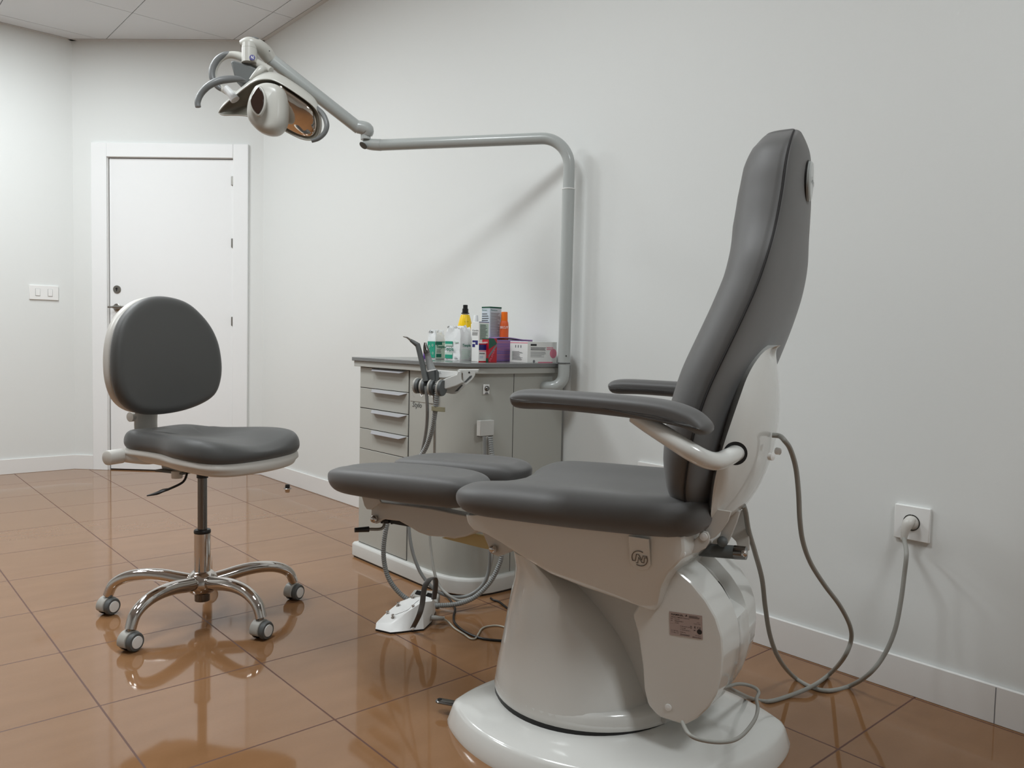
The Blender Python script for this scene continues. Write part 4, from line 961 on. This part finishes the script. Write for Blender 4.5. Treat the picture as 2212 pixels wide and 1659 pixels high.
kp([(953, 1162), (1006, 1149), (1058, 1160), (1060, 1188), (1040, 1184)], .04, .01, m='beige', name='fibre_panel', bev=.001)
for px, py, w in ((808, 1121, .108), (1065, 1186, .083), (959, 1092, .06)):
    u, z = K(px, py, w); add('dome_bolt', ball(G(u, w, z), .0105, 18), 'chrome', LF)
kp([(949, 1086), (980, 1078), (986, 1098), (957, 1100)], .055, .006, m='offw', name='cushion_bracket', par=LF, bev=.001)
kp([(822, 1123), (838, 1124), (838, 1131), (822, 1131)], .09, .02, m='black', name='lock_block', par=LF, bev=.001)
kp([(840, 1124), (870, 1127), (884, 1138), (860, 1134), (850, 1132), (844, 1133)], .085, .02, m='black', name='cable_cover', par=LF, bev=.001)
ll = add('locking_lever', tube([G(*[K(830, 1126, .085)[0], .085, K(830, 1126, .085)[1]]), G(K(829, 1137, .09)[0], .09, K(829, 1137, .09)[1]), G(K(820, 1143, .10)[0], .10, K(820, 1143, .10)[1]), G(K(796, 1143, .13)[0], .13, K(796, 1143, .13)[1])], .0042, smooth=5, n=12), 'steel', CH)
add('lever_grip', tube([G(K(797, 1143, .13)[0], .13, K(797, 1143, .13)[1]), G(K(766, 1145, .16)[0], .16, K(766, 1145, .16)[1])], [.0075, .006], smooth=0, n=14), 'black', ll)

# backrest: seam curve seen from the near side
seam_px = [(1716, 280), (1709, 300), (1699, 345), (1690, 410), (1677, 480), (1660, 545), (1636, 615), (1603, 690), (1567, 765), (1534, 835), (1510, 900), (1494, 960), (1483, 1020), (1479, 1070), (1488, 1105), (1502, 1119)]
seam_w = [.030, .084, .110, .128, .150, .182, .202, .220, .235, .243, .246, .246, .236, .212, .16, .05]
SM = [(K(x, y, w)[0], w, K(x, y, w)[1]) for (x, y), w in zip(seam_px, seam_w)]
SMr = catmull([V(*q) for q in SM], 6)
# thickness of the front and the rear layer, top to bottom
kk = [0, 1, 2, 3, 4, 5, 6, 7, 8, 9, 10, 11, 12, 13, 14, 15]
tf = [.062, .090, .103, .109, .110, .104, .100, .100, .101, .102, .100, .096, .088, .074, .052, .018]
tb = [.008, .014, .018, .019, .018, .016, .018, .018, .016, .018, .022, .028, .034, .036, .030, .010]
nS = len(SMr); fr = [i/(nS-1)*15 for i in range(nS)]
tfr = np.interp(fr, kk, tf); tbr = np.interp(fr, kk, tb)
def layer(sgn, th, e=2.7, m=36):
    rings = []
    for i in range(nS):
        u, w, z = SMr[i]; a, b_ = SMr[max(i-1, 0)], SMr[min(i+1, nS-1)]
        t = V(b_[0]-a[0], b_[2]-a[2]); t /= np.linalg.norm(t); nrm = V(-t[1], t[0])  # in (u,z)
        if nrm[0] < 0: nrm = -nrm
        if i < 16: f_ = (i/16)**1.5; nrm = nrm*f_+V(1, .0)*(1-f_); nrm /= np.linalg.norm(nrm)
        if i > nS-8: f_ = (nS-1-i)/7; nrm = nrm*f_+V(.9, -.43)*(1-f_); nrm /= np.linalg.norm(nrm)
        nrm = nrm*sgn; wv = max(w, .004); ring = []
        for k in range(m+1):
            s = PI*k/m; c_, s_ = math.cos(s), math.sin(s)
            ww = wv*math.copysign(abs(c_)**(2/e), c_); tt = th[i]*abs(s_)**(2/e)
            ring.append(G(u+nrm[0]*tt, ww, z+nrm[1]*tt))
        for k in range(1, m):     # closing inner face slightly recessed
            ww = -wv+2*wv*k/m; tt = -.002
            ring.append(G(u-nrm[0]*.001, ww*.98, z-nrm[1]*.001))
        rings.append(ring)
    r0 = rings[0]; c0 = G(SMr[0][0]+sgn*th[0]*.42, 0, SMr[0][2]); pre = []
    for s_, dz in ((.10, .0070), (.34, .0067), (.58, .0058), (.77, .0045), (.90, .0030), (.97, .0015)):
        pre.append([c0+(p-c0)*s_+Z3*(dz*(1.0 if sgn > 0 else .3)) for p in r0])
    return loft(pre+rings)
add('backrest_cushion', layer(1, tfr), 'uph', CH, sharp=0, label='grey front backrest cushion')
BR = add('backrest_rear_pad', layer(-1, tbr, e=2.0), 'uph', CH, sharp=0, label='grey rear pad of the backrest')
add('piping', tube([G(q[0], q[1]+.0005, q[2]) for q in SMr[1:]], .0019, smooth=0, n=8), 'darkgap', CH)
add('piping', tube([G(q[0], -q[1]-.0005, q[2]) for q in SMr[1:]], .0019, smooth=0, n=8), 'darkgap', CH)
# medallion on the rear
ui = [np.interp(f_, kk, kk) for f_ in fr]; im = min(range(nS), key=lambda i: abs(SMr[i][2]-1.262))
u, w, z = SMr[im]; a, b_ = SMr[im-1], SMr[im+1]; t = V(b_[0]-a[0], b_[2]-a[2]); t /= np.linalg.norm(t); nr = V(t[1], -t[0]); nr = nr if nr[0] < 0 else -nr
nv = CU*nr[0]+Z3*nr[1]-CWv*.10; nv /= np.linalg.norm(nv); mp = G(u+nr[0]*(tbr[im]-.002), -.02, z+nr[1]*(tbr[im]-.002))
md = add('medallion_cup', lathe([(0, -.004), (.043, -.004), (.043, .0015), (0, .0015)], mp, nv, 40), 'black', BR)
add('medallion', lathe([(0, .001), (.0405, .001), (.0405, .006), (.037, .009), (0, .0105)], mp, nv, 40), 'pole', BR, label='round grey medallion with writing')
tv = CU*t[0]+Z3*t[1]; tv = tv if tv[2] > 0 else -tv; xv = np.cross(tv, nv)
text('Omega', .017, mp+nv*.0105-xv*.03-tv*.006, xv, tv, 'lampd', BR, fit=.058, ext=.0004, italic=.2)
# rear shell of the backrest
fe_px = [(1682, 746), (1655, 756), (1632, 782), (1614, 815), (1601, 850), (1582, 905), (1563, 962), (1550, 1010), (1541, 1055), (1536, 1104)]
fw = [.012, .045, .090, .125, .150, .170, .180, .183, .178, .168]
FE = resample(catmull([V(K(x, y, w)[0], w, K(x, y, w)[1]) for (x, y), w in zip(fe_px, fw)], 5), 40)
be_px = [(1672, 746), (1679, 775), (1682, 810), (1683, 850), (1681, 895), (1675, 945), (1662, 1000), (1640, 1052), (1611, 1094), (1590, 1107)]
BE = resample(catmull([V(K(x, y, -.05)[0], 0, K(x, y, -.05)[1]) for x, y in be_px], 5), 40)
rings = []
for i in range(40):
    f_, b_ = FE[i], BE[i]; ring = []
    d = V(b_[0]-f_[0], b_[2]-f_[2])
    for ww, s in ((1.0, 0), (.985, .14), (.93, .36), (.80, .60), (.60, .80), (.38, .93), (.16, .99), (0, 1), (-.16, .99), (-.38, .93), (-.60, .80), (-.80, .60), (-.93, .36), (-.985, .14), (-1.0, 0)):
        ring.append(G(f_[0]+d[0]*s, f_[1]*ww, f_[2]+d[1]*s))
    for ww in (-.6, 0, .6): ring.append(G(f_[0]+.03, f_[1]*ww, f_[2]))
    rings.append(ring)
RS = add('rear_shell', loft(rings), 'white', CH, sharp=22, label='white faceted rear shell')
for px, py, w in ((1662, 986, .09), (1677, 974, .0)):
    u, z = K(px, py, w); add('screw_cap', lathe([(0, 0), (.0075, 0), (.0075, .008), (0, .010)], G(u, w, z), V(*(-CU*.8+CWv*.3)), 20), 'bright', RS)
pl_ = KW([(1624, 1062), (1655, 1020), (1682, 962)], .08)
# armrests
def arm(sgn):
    if sgn > 0:
        px = [(1091, 862), (1095, 850), (1112, 843), (1150, 842), (1230, 847), (1310, 853), (1400, 862), (1450, 872), (1490, 888), (1514, 907), (1526, 926), (1520, 941), (1500, 943), (1474, 931), (1440, 921), (1380, 910), (1310, 901), (1240, 893), (1170, 887), (1115, 885), (1098, 879)]
        q = [V(*k_) for k_ in KW(px, .335)]
    else:
        q = [V(k_[0]+.046, k_[1]) for k_ in KW([(1091, 862), (1095, 850), (1112, 843), (1150, 842), (1230, 847), (1310, 853), (1400, 862), (1450, 872), (1490, 888), (1514, 907), (1526, 926), (1520, 941), (1500, 943), (1474, 931), (1440, 921), (1380, 910), (1310, 901), (1240, 893), (1170, 887), (1115, 885), (1098, 879)], .335)]
    wm = .335-.036
    f = lambda a, b_, t: G(a, sgn*wm+t*(1 if sgn > 0 else 1), b_)
    return add('armrest_pad', cushion([(p[0], p[1]) for p in q], .072, .016, f, n=110, exp=2.1, inner=4), 'uph', CH, sharp=0)
arm(1)['label'] = 'grey armrest pad on the near side'; arm(-1)['label'] = 'grey armrest pad on the wall side'
def kg(px, py, w): u, z = K(px, py, w); return G(u, w, z)
def armt(pts, ws, r): return tube([kg(x, y, w) for (x, y), w in zip(pts, ws)], r, smooth=7, n=24, flat=(1.0, 1.0))
tp = [(1368, 900), (1400, 918), (1445, 945), (1490, 974), (1525, 992), (1550, 996), (1572, 988), (1592, 977)]; tw = [.30, .305, .315, .318, .305, .275, .235, .185]
add('armrest_tube', armt(tp, tw, [.012, .0155, .0172, .0172, .0170, .0168, .0165, .0165]), 'white', CH, sharp=0, label='white bent armrest tube, near side')
q0 = KW(tp, .3)
add('armrest_tube', tube([G(max(u, -.235), -w, z) for (u, z), w in list(zip([K(x, y, w) for (x, y), w in zip(tp, tw)], tw))[:-1]]+[G(-.26, -.15, K(1560, 985, .16)[1])], [.012, .0155, .0172, .0172, .0170, .0168, .0165, .0165], smooth=7, n=24), 'white', CH, sharp=0, label='white bent armrest tube, wall side')
add('armrest_socket', lathe([(0, 0), (.0225, 0), (.0225, .004), (0, .004)], kg(1588, 979, .196), V(*(CWv*.8-CU*.45)), 28), 'black', RS)
# back hinge plates
def plate(pts, w, th, m='offw', name='hinge_plate', lab=None, bev=.001): return kp(pts, w, th, m=m, name=name, par=CH, bev=bev, label=lab)
plate([(1533, 1098), (1579, 1105), (1573, 1125), (1558, 1147), (1545, 1160), (1532, 1166), (1518, 1165), (1521, 1148)], .150, .006)
plate([(1470, 1182), (1500, 1166), (1509, 1158), (1512, 1150), (1519, 1148), (1528, 1150), (1532, 1160), (1531, 1172), (1523, 1185), (1508, 1193), (1492, 1195), (1480, 1195)], .165, .007)
u, z = K(1519, 1160, .168); add('screw_cap', lathe([(0, 0), (.0085, 0), (.008, .004), (0, .0055)], G(u, .163, z), CWv, 24), 'bright', CH)
plate([(1573, 1104), (1598, 1104), (1590, 1130), (1578, 1160), (1570, 1176), (1558, 1177), (1553, 1165), (1560, 1140)], .03, .012)
u, z = K(1559, 1171, .045); add('pivot_knob', ball(G(u, .04, z), .0115, 16), 'lampd', CH)
plate([(1598, 1104), (1609, 1100), (1612, 1120), (1618, 1145), (1618, 1190), (1594, 1186), (1590, 1170), (1578, 1158), (1584, 1140)], -.06, .008)
plate([(1525, 1150), (1560, 1150), (1556, 1178), (1525, 1182)], -.03, .02)
add('actuator', tube([kg(1500, 1186, .02), kg(1588, 1193, .02)], .0145, smooth=0, n=24), 'lampd', CH)
add('actuator_end', tube([kg(1587, 1193, .02), kg(1612, 1195, .02)], [.0150, .0142], smooth=0, n=24), 'darkchrome', CH)
u, z = K(1607, 1196, .036); add('actuator_bolt', ball(G(u, .034, z), .0075, 16), 'chrome', CH)

# ------------------------------------------------------------------ FOOT CONTROLS
fp = thing('foot_control', 'white foot control with steel studs and a dark strap handle, in front of the cabinet', 'foot pedal', (1.42, 2.1, 0))
TP = [(813, 1343, .022), (843, 1346, .022), (862, 1333, .040), (882, 1321, .060), (913, 1301, .083), (934, 1299, .076), (938, 1293, .074), (922, 1288, .080), (886, 1291, .070), (864, 1299, .056), (836, 1321, .036)]
TT = [onz(*q) for q in TP]
BB = [onz(811, 1359, .005), onz(843, 1366.5, .005), onz(866, 1364.5, .005), onz(886, 1362, .005), onz(915, 1359, .005), onz(932, 1343, .005), onz(941, 1319, .005)]+[V(t[0]+.010, t[1]+.014, .005) for t in TT[7:]]
tc_ = sum(TT)/len(TT)
FB = add('pedal_body', loft([BB, [b_*.18+t_*.82 for b_, t_ in zip(BB, TT)], [t_+(tc_-t_)*V(.03, .03, 0) for t_ in TT], [t_+(tc_-t_)*V(.10, .10, .03)+Z3*.001 for t_ in TT], [t_+(tc_-t_)*V(.55, .55, .5)+Z3*.002 for t_ in TT]]), 'bright', fp, sharp=40)
bo_ = [V(b_[0], b_[1], 0) for b_ in BB]
add('rubber_sole', loft([bo_, [b_+Z3*.0055 for b_ in bo_]]), 'black', fp)
for px, py, z in ((838, 1327, .036), (849, 1334, .036), (861, 1308, .055), (893, 1314, .068), (893, 1292, .075)):
    p = onz(px, py, z-.004)
    sbase = add('steel_stud', lathe([(0, -.004), (.0088, -.004), (.0075, .001), (.0035, .005), (.003, .007), (.0055, .009), (.0055, .010), (0, .0115)], p, (-.2, -.05, 1), 20), 'chrome', FB)
add('panel_seam', tube([onz(853, 1328, .046), onz(880, 1318, .060), onz(893, 1306, .069), onz(905, 1296, .078)], .0006, smooth=4, n=6), 'ink', FB)
h1 = onz(892, 1356, .014)
hp = [h1, atd(905, 1330, 2.425), atd(912, 1305, 2.43), atd(915, 1280, 2.435), atd(920, 1262, 2.44), atd(930, 1250, 2.46), atd(938, 1249, 2.50), atd(941, 1258, 2.53), atd(940, 1275, 2.55), atd(937, 1294, 2.56)]
add('strap_handle', tube(hp, .0075, smooth=5, n=12, flat=(.32, 1.15), up=tuple((FWD*.3+RD*.95))), 'strap', fp)
add('rivet', ball(h1+V(-.004, -.006, 0), .0055, 14), 'bright', fp)
cp = add('cable_gland', join(tube([onz(930, 1334, .022), onz(942, 1335, .022), onz(958, 1336, .02)], [.009, .008, .0055], smooth=3, n=16)), 'hosel', fp)
for i in range(5):
    p = onz(944+i*3.6, 1335+i*.25, .021); add('gland_ring', lathe([(.004, 0), (.0068, 0), (.0068, .0028), (.004, .0028)], p, RD*.9-Z3*.02, 16), 'hosel', cp)
add('cable', tube([onz(957, 1336, .020), onz(968, 1343, .010), onz(982, 1357, .0035), onz(1003, 1370, .0035), onz(1016, 1379, .0035), onz(1027, 1379, .0035), onz(1034, 1368, .0035), onz(1042, 1357, .0035), onz(1058, 1352, .0035), onz(1080, 1352, .0035), onz(1112, 1362, .0035)], .0026, smooth=7, n=10), 'cablew', fp)
# second foot control behind
f2 = thing('foot_control', 'low grey slotted foot control behind the strap-handled one, by the plinth', 'foot pedal', (1.62, 2.2, 0))
b0 = onz(888, 1299, 0); 
FP = [onz(884, 1302, .0), onz(894, 1272, .045), onz(951, 1276, .045), onz(946, 1316, 0)]
FPz = [V(p[0], p[1], .004) for p in FP]; FPt = [V(*((p+(sum(FP)/4-p)*.06)[:2]), .028 if i in (0, 3) else .045) for i, p in enumerate(FP)]
g2 = add('pedal_body', loft([FPz, [V(p[0], p[1], .022 if i in (0, 3) else .035) for i, p in enumerate(FPz)], FPt]), 'hosel', f2, bevel=.004, seg=3)
ex = FPt[3]-FPt[0]; ey = FPt[1]-FPt[0]
for i in range(7):
    for s0, s1 in ((.12, .42), (.52, .82)):
        q = FPt[0]+ey*(.35+.08*i); add('slot', tube([q+ex*s0+Z3*.0005, q+ex*s1+Z3*.0005], .0012, smooth=0, n=6), 'black', g2)
add('rubber_sole', loft([[V(p[0], p[1], 0) for p in FP], FPz]), 'black', f2)
dr_ = add('drain_foot', lathe([(0, 0), (.052, 0), (.056, .008), (.054, .020), (0, .022)], V(1.70, 2.09, 0), n=40), 'rubber', f2) if False else None
# black cables near the pedestal
t = top(add('power_lead', tube([onz(1060, 1292, .004), onz(1066, 1296, .004), onz(1078, 1300, .004), onz(1095, 1313, .004), onz(1120, 1330, .004)], .0036, smooth=7, n=10), 'black', None), 'black cable on the floor running from the cabinet plinth to the chair pedestal', 'cable')
t = top(add('power_lead', tube([onz(962, 1284, .008), onz(974, 1298, .004), onz(983, 1315, .004), onz(980, 1330, .004), onz(982, 1345, .004), onz(1000, 1362, .004), onz(1030, 1376, .004), onz(1060, 1382, .004), onz(1120, 1386, .004)], .0036, smooth=7, n=10), 'black', None), 'black cable looping on the floor beside the foot control', 'cable')
# ------------------------------------------------------------------ POWER CABLES BY THE WALL
pt = thing('power_cable', 'grey power cable with a white angled plug in the wall socket', 'power cable', SOCK)
sc0 = V(XW-.010, .848, .463)
pw = add('plug', join(lathe([(0, -.002), (.0180, -.002), (.0180, .004), (.014, .012), (0, .014)], sc0, (-1, 0, 0), 28)), 'offw', pt)
add('plug_neck', tube([sc0+V(-.008, 0, .008), sc0+V(-.020, .0, .002), sc0+V(-.024, .006, -.020), sc0+V(-.024, .008, -.045)], [.014, .014, .0115, .0075], smooth=4, n=16, flat=(1.0, .75), up=(-1, 0, 0)), 'offw', pw)
cbl = [sc0+V(-.024, .008, -.040), atd(1958, 1195, 2.02), atd(1953, 1245, 2.02), atd(1945, 1305, 2.02), atd(1932, 1365, 2.02), atd(1908, 1418, 2.025), atd(1876, 1457, 2.04), onz(1835, 1482, .007), onz(1790, 1492, .006), onz(1752, 1484, .006), onz(1715, 1462, .012), atd(1684, 1425, 2.02), atd(1664, 1375, 1.95), atd(1653, 1310, 1.88), atd(1646, 1250, 1.83), atd(1630, 1190, 1.78), atd(1617, 1145, 1.75), atd(1611, 1108, 1.72), atd(1606, 1092, 1.70)]
add('cable', tube(cbl, .0056, smooth=7, n=12), 'cable', pt)
cb2 = [kg(1668, 940, 0), kg(1684, 942, 0), atd(1694, 951, 1.63), atd(1707, 970, 1.65), atd(1719, 1010, 1.68), atd(1725, 1065, 1.70), atd(1728, 1125, 1.72), atd(1735, 1172, 1.75), atd(1752, 1218, 1.79), atd(1782, 1265, 1.84), atd(1814, 1308, 1.90), atd(1836, 1352, 1.95), atd(1838, 1385, 1.98), atd(1822, 1422, 2.00), onz(1792, 1456, .012), onz(1755, 1482, .0175), onz(1705, 1503, .006), onz(1660, 1515, .006), onz(1625, 1510, .006), atd(1592, 1496, 1.75), atd(1566, 1484, 1.66), atd(1548, 1476, 1.62)]
top(add('supply_cable', tube(cb2, .0054, smooth=7, n=12), 'cable', None), 'grey cable looping from the back shell to the floor and the motor cover', 'cable')
cb3 = [atd(1474, 1560, 1.47), atd(1486, 1583, 1.43), atd(1506, 1596, 1.42), atd(1545, 1603, 1.43), atd(1582, 1600, 1.45), atd(1607, 1585, 1.49), atd(1630, 1555, 1.55), atd(1637, 1530, 1.60), atd(1634, 1510, 1.64), atd(1639, 1497, 1.67), atd(1633, 1487, 1.68), atd(1612, 1479, 1.69), atd(1590, 1478, 1.68), atd(1566, 1485, 1.65), atd(1555, 1486, 1.62)]
top(add('handset_cable', tube(cb3, .0036, smooth=7, n=12), 'cable', None), 'thin grey cable looped over the rear of the white base plate', 'cable')

# ------------------------------------------------------------------ RENDER LOOK
sc_ = bpy.context.scene
wd = bpy.data.worlds.new('world'); sc_.world = wd; wd.use_nodes = True
wd.node_tree.nodes['Background'].inputs[0].default_value = (.02, .02, .02, 1)
vs_ = sc_.view_settings; vs_.view_transform = 'Standard'; vs_.look = 'None'; vs_.gamma = 1; vs_.exposure = 0
vs_.use_curve_mapping = False
